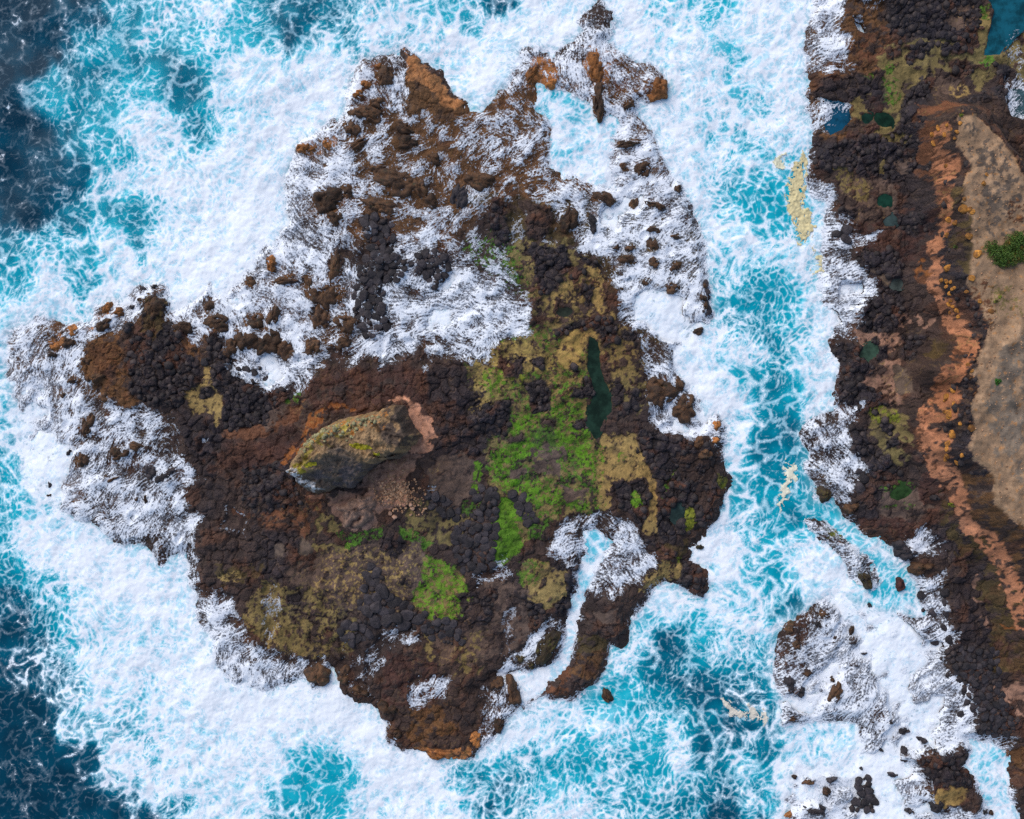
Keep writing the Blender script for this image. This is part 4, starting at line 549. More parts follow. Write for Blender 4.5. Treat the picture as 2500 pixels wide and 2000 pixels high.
POOLS = [  # outline, water colour key, label
 ([(1443,831),(1456,837),(1466,860),(1465,899),(1476,935),(1486,974),(1487,1006),(1469,1029),(1456,1061),(1442,1051),(1440,1018),(1441,1000),(1453,961),(1447,928),(1440,899),(1440,863)],(38,60,48),'long narrow dark green tide pool between olive algae flats', .62),
 ([(2011,247),(2060,256),(2068,292),(2053,312),(2027,331),(2021,302),(2021,269)],(22,78,104),'blue rock pool with foam swirls at the headland edge', .35),
 ([(2407,-200),(2412,0),(2427,29),(2417,81),(2404,136),(2436,133),(2469,88),(2500,58),(2600,0),(2600,-200)],(26,92,108),'large teal pool at the top corner behind the headland', .5),
 (ell(2155,293,21,14,20),(30,58,44),'oval dark green pool beside the tan algae band', .75),
 (ell(2115,289,8,9),(28,56,46),'tiny round dark pool left of the oval green pool', .75),
 (ell(2160,487,16,12,-15),(30,66,52),'small oval green pool on the brown ledge', .9),
 (ell(2122,858,24,14,-30),(64,86,70),'murky green pool beside the cracked black rocks', .8),
 (ell(2190,690,13,10,20),(76,84,78),'small grey pool beside the black boulders', .85),
 (ell(2178,540,15,10,-20),(66,82,80),'small grey pool below the oval green pool', .9),
 (ell(2200,1203,22,12,-15),(52,78,42),'shallow weedy green pool beneath the clay slope', .85),
 (ell(1659,1248,15,21,5),(58,78,74),'round grey pool beside yellow green algae on the east rocks', .75),
 (ell(2480,262,30,34,0),(70,98,104),'grey foam flecked pool at the right edge above the plateau', .6),
 (ell(1378,762,14,7,-20),(52,58,48),'small dark puddle on the olive algae flat', .75),
]
STACK = [(700,1132),(710,1113),(727,1087),(766,1051),(801,1036),(834,1022),(876,1010),(925,999),(967,988),(993,992),(1006,1015),
 (1022,1044),(1038,1064),(1022,1087),(1003,1109),(983,1122),(941,1126),(912,1137),(899,1155),(876,1178),(856,1194),(821,1195),
 (801,1205),(775,1212),(753,1205),(736,1187),(727,1171),(707,1155)]
SCUM = [
 ([(1953,380),(1966,390),(1975,455),(1972,506),(1987,536),(1985,555),(1969,596),(1950,590),(1940,551),(1927,500),(1936,422)],(232,214,160),'long cream yellow scum patch drifting along the channel by the headland'),
 ([(1895,395),(1912,390),(1920,400),(1908,432),(1896,425)],(236,230,196),'small pale cream scum patch left of the long yellow one'),
 ([(1988,608),(2000,630),(2013,642),(2000,668),(1980,676),(1990,650)],(232,218,170),'narrow cream scum streak hugging the surf edge'),
 ([(1915,1115),(1940,1135),(1950,1160),(1938,1190),(1928,1218),(1905,1240),(1910,1200),(1920,1160)],(238,232,206),'cream scum drifting in the turquoise channel near the round rock'),
 ([(1758,1698),(1785,1708),(1830,1735),(1862,1748),(1850,1766),(1815,1752),(1785,1742)],(228,218,200),'pale scum raft on the dark blue water at the bottom'),
]

# ------------------------------------------------------------------ survey fields
def idw(u, v, vals, eps=0.35, power=1.7, cs=0.5):
    cx = np.arange(X0, X1 + cs, cs)
    cy = np.arange(Y0, Y1 + cs, cs)
    cxx, cyy = np.meshgrid(cx, cy)
    num = [np.zeros(cxx.shape) for _ in vals]
    den = np.zeros(cxx.shape)
    for k in range(len(u)):
        px, py = P(u[k], v[k])
        w = 1.0 / ((cxx - px) ** 2 + (cyy - py) ** 2 + eps) ** power
        den += w
        for n_, a in zip(num, vals):
            n_ += w * a[k]
    wx_ = np.clip((GX + 0.45 * WX - X0) / cs, 0, len(cx) - 1.001)
    wy_ = np.clip((GY + 0.45 * WY - Y0) / cs, 0, len(cy) - 1.001)
    i, j = wx_.astype(int), wy_.astype(int)
    tx, ty = wx_ - i, wy_ - j
    out = []
    for n_ in num:
        A = n_ / den
        out.append(((A[j, i] * (1 - tx) + A[j, i + 1] * tx) * (1 - ty) + (A[j + 1, i] * (1 - tx) + A[j + 1, i + 1] * tx) * ty).astype(np.float32))
    return out


N1 = noise(0.5, 3.0, 2.1, 21)
N2 = noise(0.22, 0.9, 1.4, 22)
N3 = noise(1.5, 14.0, 2.4, 23)
N4 = noise(0.35, 2.0, 1.8, 24)

FOAM, TONE = idw(SEA[:, 0], SEA[:, 1], [SEA[:, 2], SEA[:, 3]])
FOAM = FOAM - .13 * sstep(.1, .35, FOAM) * (1 - .75 * sstep(.88, 1.0, FOAM))
FOAM = np.clip(FOAM + 0.09 * N1 * sstep(0.05, 0.3, FOAM) + 0.05 * N3 * sstep(0.05, 0.3, FOAM), 0, 1.1)
TONE = np.clip(TONE + (0.05 * N3 + 0.04 * N1) * sstep(0.02, 0.3, TONE), 0, 1)

# --- land shape
SI = full_sdf(pix(ISLAND, .3), .3, .08)
for q in INLETS:
    SI = np.minimum(SI, -full_sdf(pix(q, 0), .2, .08) - 0.15)
SH = full_sdf(pix(COAST, .3), .3, .08)
for q in COAST_INLETS:
    SH = np.minimum(SH, -full_sdf(pix(q, 0), .2, .08) - 0.1)
SK = np.full((NY, NX), -9.0, np.float32)
for q in SKERRIES:
    SK = np.maximum(SK, full_sdf(pix(q, .4), .2, .1))
DRYS = np.full((NY, NX), -9.0, np.float32)
for q in DRY:
    DRYS = np.maximum(DRYS, full_sdf(pix(q, .6), .28, .1, lo=-4.0))
DRYM = sstep(-0.75, 0.2, DRYS)
for q in PILES:
    DRYM = np.maximum(DRYM, .55 * sstep(-.3, .3, full_sdf(pix(q, .6), .2, .08, lo=-3.0)))
SS = full_sdf(pix(STRIP_EDGE, 2.0), .3, 0.0)
SP = full_sdf(pix(PLATEAU, 6.0), .3, .04)
STK = full_sdf(pix(STACK, 1.5), .0, .0)

OUTS = []
for line in OUT.replace('\n', '|').split('|'):
    if line.strip():
        t = line.split()
        OUTS.append((float(t[0]), float(t[1]), float(t[2]), float(t[3]), float(t[4]), t[5], t[6]))
OM = np.zeros((NY, NX), np.float32)
for (u, v, a, b, r, ck, zn) in OUTS:
    res = sdf(pix(ell(u, v, a, b, r), .5), .15, .08, 1.0)
    if res:
        OM[res[0]] = np.maximum(OM[res[0]], sstep(-0.2, 0.2, res[1]))


def worley(cell, seed, warp=0.2, at=None):
    r = np.random.default_rng(seed)
    if at is None:
        x = (GX + warp * WX * cell + 0.5 * warp * WXf) / cell + 1000
        y = (GY + warp * WY * cell + 0.5 * warp * WYf) / cell + 1000
    else:
        x, y = at[0] / cell + 1000, at[1] / cell + 1000
    T = 509
    ox, oy, rv = r.random((T, T)).astype(np.float32), r.random((T, T)).astype(np.float32), r.random((T, T)).astype(np.float32)
    ix, iy = np.floor(x).astype(np.int32), np.floor(y).astype(np.int32)
    f1 = np.full(x.shape, 9.0, np.float32)
    f2 = f1.copy()
    idv = np.zeros(x.shape, np.float32)
    for dy in (-1, 0, 1):
        for dx in (-1, 0, 1):
            a, b = (ix + dx) % T, (iy + dy) % T
            d = np.hypot(ix + dx + 0.1 + 0.8 * ox[b, a] - x, iy + dy + 0.1 + 0.8 * oy[b, a] - y)
            near = d < f1
            f2 = np.where(near, f1, np.minimum(f2, d))
            idv = np.where(near, rv[b, a], idv)
            f1 = np.where(near, d, f1)
    return f1, f2, idv


C1, C2, CI = worley(1.15, 5)
D1, D2, DI = worley(0.55, 6)

# --- ground colour and ruggedness
COL = np.empty((NY, NX, 3), np.float32)
COL[:] = lin(K['DB'])
ROCK = np.full((NY, NX), 0.6, np.float32)
RUG = dict(BK=1, DK=.9, DB=.75, DR=.6, RB=.6, MB=.55, RU=.45, OR=.4, OC=.3, PB=.25, PK=.2, SL=.25, OL=.18, GD=.15, GR=.1, TN=.05, YG=.15, GB=.1, CL=.2, SD=.04, SG=.04)
MOT = {}
ALG = np.zeros((NY, NX), np.float32)


def mottle(size):
    k = round(size, 2)
    if k not in MOT:
        n = noise(0.14 + .08 * (k > .5), 2.2 * k + 0.4, 1.15 if k < .55 else 1.5, 200 + int(k * 10))
        o = np.argsort(np.argsort(n[::4, ::4].ravel())) / (n[::4, ::4].size)
        srt = np.sort(n[::4, ::4].ravel())
        MOT[k] = np.interp(n, srt[::200], np.linspace(0, 1, len(srt[::200]))).astype(np.float32)
    return MOT[k]


def paint(poly, key, cover, soft, msize, h, warp=0.3):
    res = sdf(pix(poly, h), warp, .09, soft + 0.5)
    if not res:
        return
    sl, d = res
    m = sstep(-soft, soft, d)
    if cover < 1:
        m = sstep(-.16, .16, m * (cover + .1) - .1 - mottle(msize)[sl]) * sstep(-soft, 0, d)
    m = m.astype(np.float32) * (.8 if key in ('GR', 'GD', 'TN', 'YG') else 1.0)
    COL[sl] = COL[sl] * (1 - m[..., None]) + lin(K[key]).astype(np.float32) * m[..., None]
    ROCK[sl] = ROCK[sl] * (1 - m) + RUG[key] * m
    ALG[sl] = ALG[sl] * (1 - m) + (1.0 if key in ('GR', 'GD', 'YG') else 0.0) * m


COL[SP > -0.1] = lin(K['SD'])
ROCK[SP > -0.1] = 0.05
for q in PAINT:
    paint(*q)
pm = sstep(-.15, .25, SP)[..., None]
sandc = lin(K['SD']).astype(np.float32) * (1 + 0.06 * N3[..., None])
COL[:] = COL * (1 - pm) + sandc * pm
ROCK *= 1 - pm[..., 0] * .95
for q in PLAT_PAINT:
    paint(*q)
NR = noise(.35, 5.0, 1.9, 71)
NV = noise(.4, 3.0, 1.9, 72)
NT = noise(.25, 1.6, 1.5, 73)
offpl = 1 - pm[..., 0]
STONY = ROCK > .93
ov = (.55 * sstep(.35, 1.5, NR) * sstep(.35, .7, ROCK) * offpl)[..., None]          # rusty weathering on the dark rock
COL[:] = COL * (1 - ov) + lin((92, 58, 38)).astype(np.float32) * ov
ov = (.5 * sstep(1.0, 2.0, -NR + .3 * NT) * offpl)[..., None]                       # bare black stone breaking through
COL[:] = COL * (1 - ov) + lin((44, 38, 40)).astype(np.float32) * ov
ov = (.55 * (1 - sstep(.02, .16, np.abs(NV + .25 * NT))) * sstep(.75, .35, ROCK) * sstep(-.2, .6, N3) * offpl)[..., None]   # tan veins in the silt
ov = np.clip(ov, 0, 1)
COL[:] = COL * (1 - ov) + lin((146, 122, 74)).astype(np.float32) * ov
ov = (.5 * sstep(.16, .0, np.minimum(C2 - C1, D2 - D1 + .05)) * sstep(.1, 1.0, NV) * (ROCK > .5) * offpl)[..., None]  # silt lodged in the joints
ov = np.clip(ov, 0, 1)
COL[:] = COL * (1 - ov) + lin((96, 80, 68)).astype(np.float32) * ov
dirt = (.6 * sstep(1.3, 2.2, N2) * sstep(-.5, .5, SP + 0.4 * N3))[..., None]
COL[:] = COL * (1 - dirt) + lin((176, 120, 66)).astype(np.float32) * dirt
# tone variation, a different stone from cell to cell
cellv = 0.78 + 0.44 * CI * ROCK + 0.22 * (1 - ROCK)
cellw = 0.8 + 0.4 * DI
COL *= (1 + ROCK * (cellv * cellw - 1.0))[..., None]
COL *= np.clip(1 + 0.10 * N4 + 0.07 * N1, .6, 1.5)[..., None]
hue = np.clip(0.5 + 0.25 * N3, 0, 1)[..., None] * np.float32([1.12, .98, .88]) + (1 - np.clip(0.5 + 0.25 * N3, 0, 1)[..., None]) * np.float32([.92, .98, 1.1])
COL *= 1 + (hue - 1) * offpl[..., None]

# --- overwash foam: streaks combed along the flow
wet_c, fx, fy = idw(WASH[:, 0], WASH[:, 1], [WASH[:, 2], np.cos(np.radians(WASH[:, 3])), np.sin(np.radians(WASH[:, 3]))], eps=.25, power=2.0)
for (poly, c, ang) in WETLOBES:
    res = sdf(pix(poly, .8), .3, .12, 1.0)
    if res:
        sl, d = res
        m = sstep(-.25, .35, d)
        wet_c[sl] = wet_c[sl] * (1 - m) + c * m
        fx[sl] = fx[sl] * (1 - m) + math.cos(math.radians(ang)) * m
        fy[sl] = fy[sl] * (1 - m) + math.sin(math.radians(ang)) * m
        DRYM[sl] *= (1 - m)
        OM[sl] *= (1 - .4 * m)
wet_c = wet_c - .15 * (1 - sstep(.75, .98, wet_c))
SUBM = sstep(.78, .93, wet_c + .05 * N1) * (1 - DRYM)      # reef that lies just under water
REEF = sstep(-1.5, 1.2, np.maximum(SI, SH)) * (1 - DRYM)
FOAM = FOAM * (1 - REEF) + np.maximum(FOAM * .0, wet_c) * REEF
TONE = np.where(REEF > 0, TONE * (1 - REEF) + .97 * REEF, TONE)
for q in INLETS + COAST_INLETS:
    r_ = full_sdf(pix(q), .2, .08)
    m_ = sstep(-.6, .3, r_)
    REEF = REEF * (1 - m_)
F_IN, T_IN = idw(SEA[:, 0], SEA[:, 1], [SEA[:, 2], SEA[:, 3]])
for q in INLETS + COAST_INLETS:
    m_ = sstep(-.6, .3, full_sdf(pix(q), .2, .08))
    FOAM = FOAM * (1 - m_) + F_IN * m_
    TONE = TONE * (1 - m_) + T_IN * m_

# --- heights
dome1 = np.clip(1 - (C1 / .95) ** 3, 0, 1) * (0.35 + 1.1 * CI)
dome2 = np.clip(1 - (D1 / .9) ** 3, 0, 1) * (0.4 + 1.0 * DI)
crack = sstep(0.0, 0.12, C2 - C1)
crackd = sstep(0.0, 0.2, D2 - D1)
relief = 0.26 * dome1 + 0.11 * dome2 * sstep(-.5, .8, NR + .8 * STONY) + 0.2 * crack + .07 * crackd * sstep(-.5, .8, NR + .8 * STONY) - 0.36


def land_height(sd, top, slope):
    base = np.clip(sd * slope, -3.0, top)
    return base


wetland = 1 - DRYM
HI = land_height(SI, 0.38, .55) + 0.32 * DRYM * sstep(0, 2, SI) + 0.10 * N1 * sstep(-.5, 1, SI) + 0.06 * N3
HI += 0.55 * sstep(-6, 0.5, STK) * sstep(0, 1, SI)
HI += ROCK * relief * (0.45 + 0.75 * DRYM) * sstep(-1.5, .5, SI)
HI += 0.16 * OM
HI -= .75 * SUBM
HS = land_height(SK, 0.75, .7) + ROCK * relief * sstep(-1, .3, SK)
HH = land_height(SH, 0.42, .5) + 0.35 * DRYM * sstep(0, 2, SH) + 0.10 * N1 * sstep(-.5, 1, SH) + 0.06 * N3
HH += ROCK * relief * (0.45 + 0.75 * DRYM) * sstep(-1.5, .5, SH)
HH += 1.7 * sstep(-2.2, 1.0, SS + .3 * N3) + 3.9 * sstep(-2.8, 0.3, SP + .3 * N3) + 0.12 * N3 * sstep(-1, 1, SP)
HH += 0.16 * OM
HH -= .75 * SUBM * (GX < 48)

# --- tide pools cut level ledges
pool_z = []
POOLZ = np.full((NY, NX), -9.0, np.float32)
for (poly, c, lab, hz) in POOLS:
    world_poly = pix(poly, hz)
    res = sdf(world_poly, .06, .03, 1.5)
    if not res:
        pool_z.append(hz)
        continue
    sl, d = res
    A = HH if poly[0][0] > 1900 else HI
    rim = (d > -0.6) & (d < 0.0)
    z = float(np.percentile(A[sl][rim], 30)) if rim.any() else hz
    pool_z.append(z)
    POOLZ[sl] = np.where(d > -.3, z - .06, POOLZ[sl])
    m = sstep(-0.35, 0.15, d)
    A[sl] = A[sl] * (1 - m) + (z - 0.28) * m
    m2 = sstep(-.5, 1.2, d)
    A[sl] -= 0.2 * m2 * m

# --- sea surface
SEAZ = 0.14 * N3 + 0.045 * N1 * sstep(.1, .5, FOAM) + 0.012 * N2 * sstep(.2, .6, FOAM) - .05

# --- currents and foam patterns
pot = noise(1.3, 5.0, 2.4, 31)
py_, px_ = np.gradient(pot, DX)
gm = np.hypot(px_, py_).mean()
cu, cv = py_ / gm, -px_ / gm                      # swirling surface currents
fx = fx + 0.35 * cu
fy = fy + 0.35 * cv
fl = np.hypot(fx, fy) + 1e-6
fx, fy = (fx / fl).astype(np.float32), (fy / fl).astype(np.float32)
NI = np.tile(np.arange(NX, dtype=np.float32), (NY, 1))
NJ = np.tile(np.arange(NY, dtype=np.float32)[:, None], (1, NX))


def trace(ax, ay, steps, step):
    """where the water of each place came from, carried by a current"""
    x, y = NI.copy(), NJ.copy()
    for s_ in range(steps):
        i = np.clip(x, 0, NX - 1).astype(np.int32)
        j = np.clip(y, 0, NY - 1).astype(np.int32)
        x -= step / DX * ax[j, i]
        y -= step / DX * ay[j, i]
    return X0 + x * DX, Y0 + y * DX


def lic(n_, steps, step=1.0):
    acc = n_.copy()
    for sgn in (1, -1):
        x, y = NI.copy(), NJ.copy()
        for s_ in range(steps):
            i = np.clip(x, 0, NX - 1).astype(np.int32)
            j = np.clip(y, 0, NY - 1).astype(np.int32)
            x += sgn * step * fx[j, i]
            y += sgn * step * fy[j, i]
            acc += n_[np.clip(y + .5, 0, NY - 1).astype(np.int32), np.clip(x + .5, 0, NX - 1).astype(np.int32)]
    acc -= acc.mean()
    return acc / acc.std()


def rank(a):
    s_ = np.sort(a[::3, ::3].ravel())[::100]
    return np.interp(a, s_, np.linspace(0, 1, len(s_))).astype(np.float32)


# sea foam: nets of several sizes, stretched by the currents; 0 on a strand .. 1 in the middle of a hole
pot2 = noise(3.5, 16.0, 2.6, 36)
qy_, qx_ = np.gradient(pot2, DX)
gm2 = np.hypot(qx_, qy_).mean()
tx, ty = trace(.4 * cu + .9 * qy_ / gm2, .4 * cv - .9 * qx_ / gm2, 8, .11)
tx = tx + .12 * WX + .04 * WXf
ty = ty + .12 * WY + .04 * WYf


def net(cell, seed, j=0.0):
    a_, b_, _ = worley(cell, seed, at=(tx + j * WXf, ty + j * WYf))
    return b_ - a_


n1_, n2_, n3_ = net(2.0, 61), net(.82, 62), net(.40, 63, .02)
m1, m2 = noise(1.5, 9, 2.2, 33), noise(1.5, 9, 2.2, 35)
NFINE = noise(.2, .8, 1.6, 34)
NET = np.minimum(n1_ * 1.1 + .16 * sstep(-.8, .8, m1), n2_ * 1.2 + .10 * sstep(-.8, .8, -m1) + .03)
NET = np.minimum(NET, n3_ * 1.4 + .09 + .16 * sstep(-.8, .8, m2))
NET = rank(NET + .03 * NFINE + .03 * N4)
BREAK = rank(N1 + .5 * N4)                        # strands come and go
QSEA = FOAM * .97 - (.74 * NET + .26 * BREAK)
# overwash foam: fine strands combed along the flow
R1 = rank(-np.abs(lic(noise(.18, .6, 1.2, 41), 7)))
R2 = rank(lic(noise(.10, .3, .8, 42), 7))
WNET = 1 - rank(np.minimum(n2_ + .1, n3_ * 1.3) + .06 * N4)
R3 = rank(.7 * N4 + 1.0 * N1 + .35 * lic(N4, 10))
LACE = rank(.26 * R1 + .22 * R2 + .30 * WNET + .40 * R3)
WET = np.clip(wet_c * (1 - DRYM) * (1 - .45 * OM), 0, 1)
QWET = LACE - (1 - WET) * 1.03
QSEA = QSEA * (1 - REEF) + (.6 * (LACE - (1 - wet_c)) + .4 * QSEA - .06) * REEF


# ------------------------------------------------------------------ materials
def mat_new(name):
    m = bpy.data.materials.new(name)
    m.use_nodes = True
    nt = m.node_tree
    nt.nodes.clear()
    out = nt.nodes.new('ShaderNodeOutputMaterial')
    b = nt.nodes.new('ShaderNodeBsdfPrincipled')
    nt.links.new(b.outputs[0], out.inputs[0])
    return m, nt, b


class G:
    """small helper to write node graphs as expressions"""

    def __init__(self, nt):
        self.nt = nt

    def put(self, node, idx, val):
        if val is None:
            return
        if isinstance(val, bpy.types.NodeSocket):
            self.nt.links.new(val, node.inputs[idx])
        else:
            node.inputs[idx].default_value = val

    def math(self, op, a, b=None, c=None, clamp=False):
        n = self.nt.nodes.new('ShaderNodeMath')
        n.operation = op
        n.use_clamp = clamp
        for i, x in enumerate((a, b, c)):
            self.put(n, i, x)
        return n.outputs[0]

    def vmath(self, op, a, b=None):
        n = self.nt.nodes.new('ShaderNodeVectorMath')
        n.operation = op
        self.put(n, 0, a)
        if op == 'SCALE':
            self.put(n, 3, b)
        else:
            self.put(n, 1, b)
        return n.outputs[0]

    def noise(self, vec, scale, detail=4, rough=.55, color=False):
        n = self.nt.nodes.new('ShaderNodeTexNoise')
        self.put(n, 'Vector', vec)
        n.inputs['Scale'].default_value = scale
        n.inputs['Detail'].default_value = detail
        n.inputs['Roughness'].default_value = rough
        return n.outputs[1 if color else 0]

    def voro(self, vec, scale, feature='DISTANCE_TO_EDGE', out=0):
        n = self.nt.nodes.new('ShaderNodeTexVoronoi')
        n.feature = feature
        self.put(n, 'Vector', vec)
        n.inputs['Scale'].default_value = scale
        return n.outputs[out]

    def smooth(self, x, a, b, c=0.0, d=1.0):
        n = self.nt.nodes.new('ShaderNodeMapRange')
        n.interpolation_type = 'SMOOTHSTEP'
        self.put(n, 0, x)
        self.put(n, 1, a)
        self.put(n, 2, b)
        self.put(n, 3, c)
        self.put(n, 4, d)
        return n.outputs[0]

    def mix(self, f, a, b, blend='MIX'):
        n = self.nt.nodes.new('ShaderNodeMix')
        n.data_type = 'RGBA'
        n.blend_type = blend
        self.put(n, 0, f)
        self.put(n, 6, a)
        self.put(n, 7, b)
        return n.outputs[2]

    def attr(self, name, kind='Fac'):
        n = self.nt.nodes.new('ShaderNodeAttribute')
        n.attribute_name = name
        return n.outputs[kind]

    def coord(self, kind='Object'):
        return self.nt.nodes.new('ShaderNodeTexCoord').outputs[kind]

    def ramp(self, f, stops):
        n = self.nt.nodes.new('ShaderNodeValToRGB')
        self.put(n, 0, f)
        e = n.color_ramp.elements
        e[0].position, e[0].color = stops[0][0], lin4(stops[0][1])
        e[1].position, e[1].color = stops[-1][0], lin4(stops[-1][1])
        for p, c in stops[1:-1]:
            x = e.new(p)
            x.color = lin4(c)
        return n.outputs[0]

    def bump(self, h, strength, dist=0.1):
        n = self.nt.nodes.new('ShaderNodeBump')
        n.inputs['Strength'].default_value = strength
        n.inputs['Distance'].default_value = dist
        self.put(n, 'Height', h)
        return n.outputs[0]


def sea_material():
    m, nt, b = mat_new('sea_water_and_foam')
    g = G(nt)
    co = g.coord()
    Q, T = g.attr('q'), g.attr('tone')
    nf = g.noise(co, 3.2, 5, .7)
    nb = g.noise(co, .55, 4, .6)
    wv = g.vmath('ADD', co, g.vmath('SCALE', g.noise(co, 1.4, 3, .6, True), .9))
    vf = g.smooth(g.voro(wv, 2.7), 0.0, .17, .55, -.45)
    q = g.math('MULTIPLY_ADD', vf, .12, Q)
    q = g.math('MULTIPLY_ADD', g.math('SUBTRACT', nf, .5), .16, q)
    veil = g.math('MULTIPLY', g.smooth(q, -.46, -.02), g.smooth(T, .12, .55, .12, .5))
    alpha = g.math('MAXIMUM', veil, g.smooth(q, -.10, .14))
    near = g.math('MULTIPLY', g.smooth(q, -.35, .05), g.smooth(T, .1, .5))
    tn = g.math('MULTIPLY_ADD', near, .24, g.math('SUBTRACT', T, .06))
    tn = g.math('MULTIPLY_ADD', g.math('SUBTRACT', nb, .5), .22, tn)
    water = g.ramp(tn, [(0, (6, 50, 70)), (.12, (5, 68, 90)), (.3, (4, 90, 114)), (.45, (4, 124, 146)), (.6, (8, 154, 174)), (.75, (32, 180, 198)), (.9, (120, 208, 224)), (1, (178, 226, 238))])
    water = g.mix(g.math('MULTIPLY', g.attr('shoal'), .85), water, lin4((132, 124, 122)))
    w = g.math('MULTIPLY_ADD', g.math('SUBTRACT', nb, .5), 1.3, g.math('MULTIPLY', q, .6))
    w = g.math('MULTIPLY_ADD', g.math('SUBTRACT', nf, .5), .3, w)
    w = g.math('MULTIPLY_ADD', vf, .16, w)
    white = g.mix(g.smooth(w, -.28, .26), lin4((198, 226, 239)), lin4((246, 249, 252)))
    nt.links.new(g.mix(alpha, water, white), b.inputs['Base Color'])
    nt.links.new(g.smooth(alpha, 0, .6, .16, .85), b.inputs['Roughness'])
    b.inputs['IOR'].default_value = 1.33
    b.inputs['Specular IOR Level'].default_value = .12
    nt.links.new(g.bump(nf, .2, .1), b.inputs['Normal'])
    return m


def land_material():
    m, nt, b = mat_new('weathered_basalt_ground')
    g = G(nt)
    co = g.coord()
    c = g.attr('col', 'Color')
    r = g.attr('rock')
    n1 = g.noise(co, 2.2, 5, .7)
    n2 = g.noise(co, 9.0, 2, .7)
    k = g.math('MULTIPLY_ADD', g.math('SUBTRACT', n1, .5), 1.3, 1.0)
    k = g.math('MULTIPLY_ADD', g.math('SUBTRACT', n2, .5), .9, k)
    base = g.mix(1.0, c, nt.nodes.new('ShaderNodeCombineXYZ').outputs[0], 'MULTIPLY')
    cx = base.node.inputs[7].links[0].from_node
    for i in range(3):
        nt.links.new(k, cx.inputs[i])
    nt.links.new(base, b.inputs['Base Color'])
    b.inputs['Roughness'].default_value = .8
    b.inputs['Specular IOR Level'].default_value = .3
    v = g.voro(g.vmath('ADD', co, g.vmath('SCALE', g.noise(co, 1.5, 3, .6, True), .4)), 2.4)
    h = g.math('MULTIPLY', g.smooth(v, 0, .16), r)
    h = g.math('MULTIPLY_ADD', n2, .5, h)
    h = g.math('MULTIPLY_ADD', n1, .6, h)
    nt.links.new(g.bump(h, .6, .1), b.inputs['Normal'])
    return m


def foam_material():
    m, nt, b = mat_new('thin_overwash_foam')
    g = G(nt)
    co = g.coord()
    a = g.attr('q')
    n = g.noise(co, 7.0, 3, .75)
    wv = g.vmath('ADD', co, g.vmath('SCALE', g.noise(co, 2.2, 3, .6, True), .7))
    vf = g.smooth(g.voro(wv, 4.2), 0.0, .20, .6, -.4)
    q = g.math('MULTIPLY_ADD', vf, .26, a)
    q = g.math('MULTIPLY_ADD', g.math('SUBTRACT', n, .5), .25, q)
    nt.links.new(g.mix(g.smooth(q, .0, .45), lin4((196, 202, 212)), lin4((242, 245, 250))), b.inputs['Base Color'])
    b.inputs['Roughness'].default_value = .8
    nt.links.new(g.smooth(q, -.40, .42, 0.0, .93), b.inputs['Alpha'])
    nt.links.new(g.bump(n, .4, .08), b.inputs['Normal'])
    return m


def rock_material(name, c1, c2, rough=.75, scale=1.6, spots=None, var=False):
    m, nt, b = mat_new(name)
    g = G(nt)
    co = g.nt.nodes.new('ShaderNodeNewGeometry').outputs['Position']
    n1 = g.noise(co, scale, 7, .68)
    n2 = g.noise(co, scale * 5, 4, .7)
    c = g.mix(g.smooth(n1, .36, .64), lin4(c1), lin4(c2))
    if spots:
        c = g.mix(g.smooth(g.noise(co, scale * 1.7, 6, .7), .56, .64), c, lin4(spots))
    rnd = g.attr('var') if var else nt.nodes.new('ShaderNodeObjectInfo').outputs['Random']
    k = g.math('MULTIPLY_ADD', rnd, .8, .6)
    k = g.math('MULTIPLY', k, g.math('MULTIPLY_ADD', n2, .9, .55))
    cx = nt.nodes.new('ShaderNodeCombineXYZ')
    for i in range(3):
        nt.links.new(k, cx.inputs[i])
    nt.links.new(g.mix(1.0, c, cx.outputs[0], 'MULTIPLY'), b.inputs['Base Color'])
    b.inputs['Roughness'].default_value = rough
    b.inputs['Specular IOR Level'].default_value = .35
    nt.links.new(g.bump(g.math('MULTIPLY_ADD', n1, .8, n2), .6, .1), b.inputs['Normal'])
    return m


def plain_material(name, c, rough=.6, vary=.4, scale=4):
    m, nt, b = mat_new(name)
    g = G(nt)
    co = g.nt.nodes.new('ShaderNodeNewGeometry').outputs['Position']
    n = g.noise(co, scale, 6, .7)
    d = tuple(x * (1 - vary) for x in c)
    nt.links.new(g.mix(g.smooth(n, .35, .65), lin4(d), lin4(c)), b.inputs['Base Color'])
    b.inputs['Roughness'].default_value = rough
    nt.links.new(g.bump(n, .3, .05), b.inputs['Normal'])
    return m


M_SEA, M_LAND, M_FOAM = sea_material(), land_material(), foam_material()
M_BLACK = rock_material('black_basalt', (40, 35, 37), (64, 57, 59))
M_FIELD = rock_material('black_basalt_field', (42, 36, 37), (68, 57, 54), var=True)
M_BROWN = rock_material('brown_wet_rock', (58, 42, 32), (96, 66, 42), spots=(52, 46, 28))
M_ORANGE = rock_material('orange_stained_rock', (112, 72, 38), (178, 112, 56), spots=(70, 48, 30))
M_MOSS = rock_material('mossy_rock', (48, 38, 30), (72, 58, 32), spots=(84, 82, 26))
M_OCHRE = rock_material('ochre_lichen_rock', (122, 78, 36), (196, 132, 54), scale=2.5, spots=(90, 62, 38))
M_RED = rock_material('dark_red_rock', (58, 34, 32), (88, 48, 40))
M_STONE = rock_material('pale_stones', (132, 96, 70), (196, 152, 116), scale=.8, var=True)
M_PINK = rock_material('pink_stone', (150, 112, 88), (200, 156, 128), scale=.8)


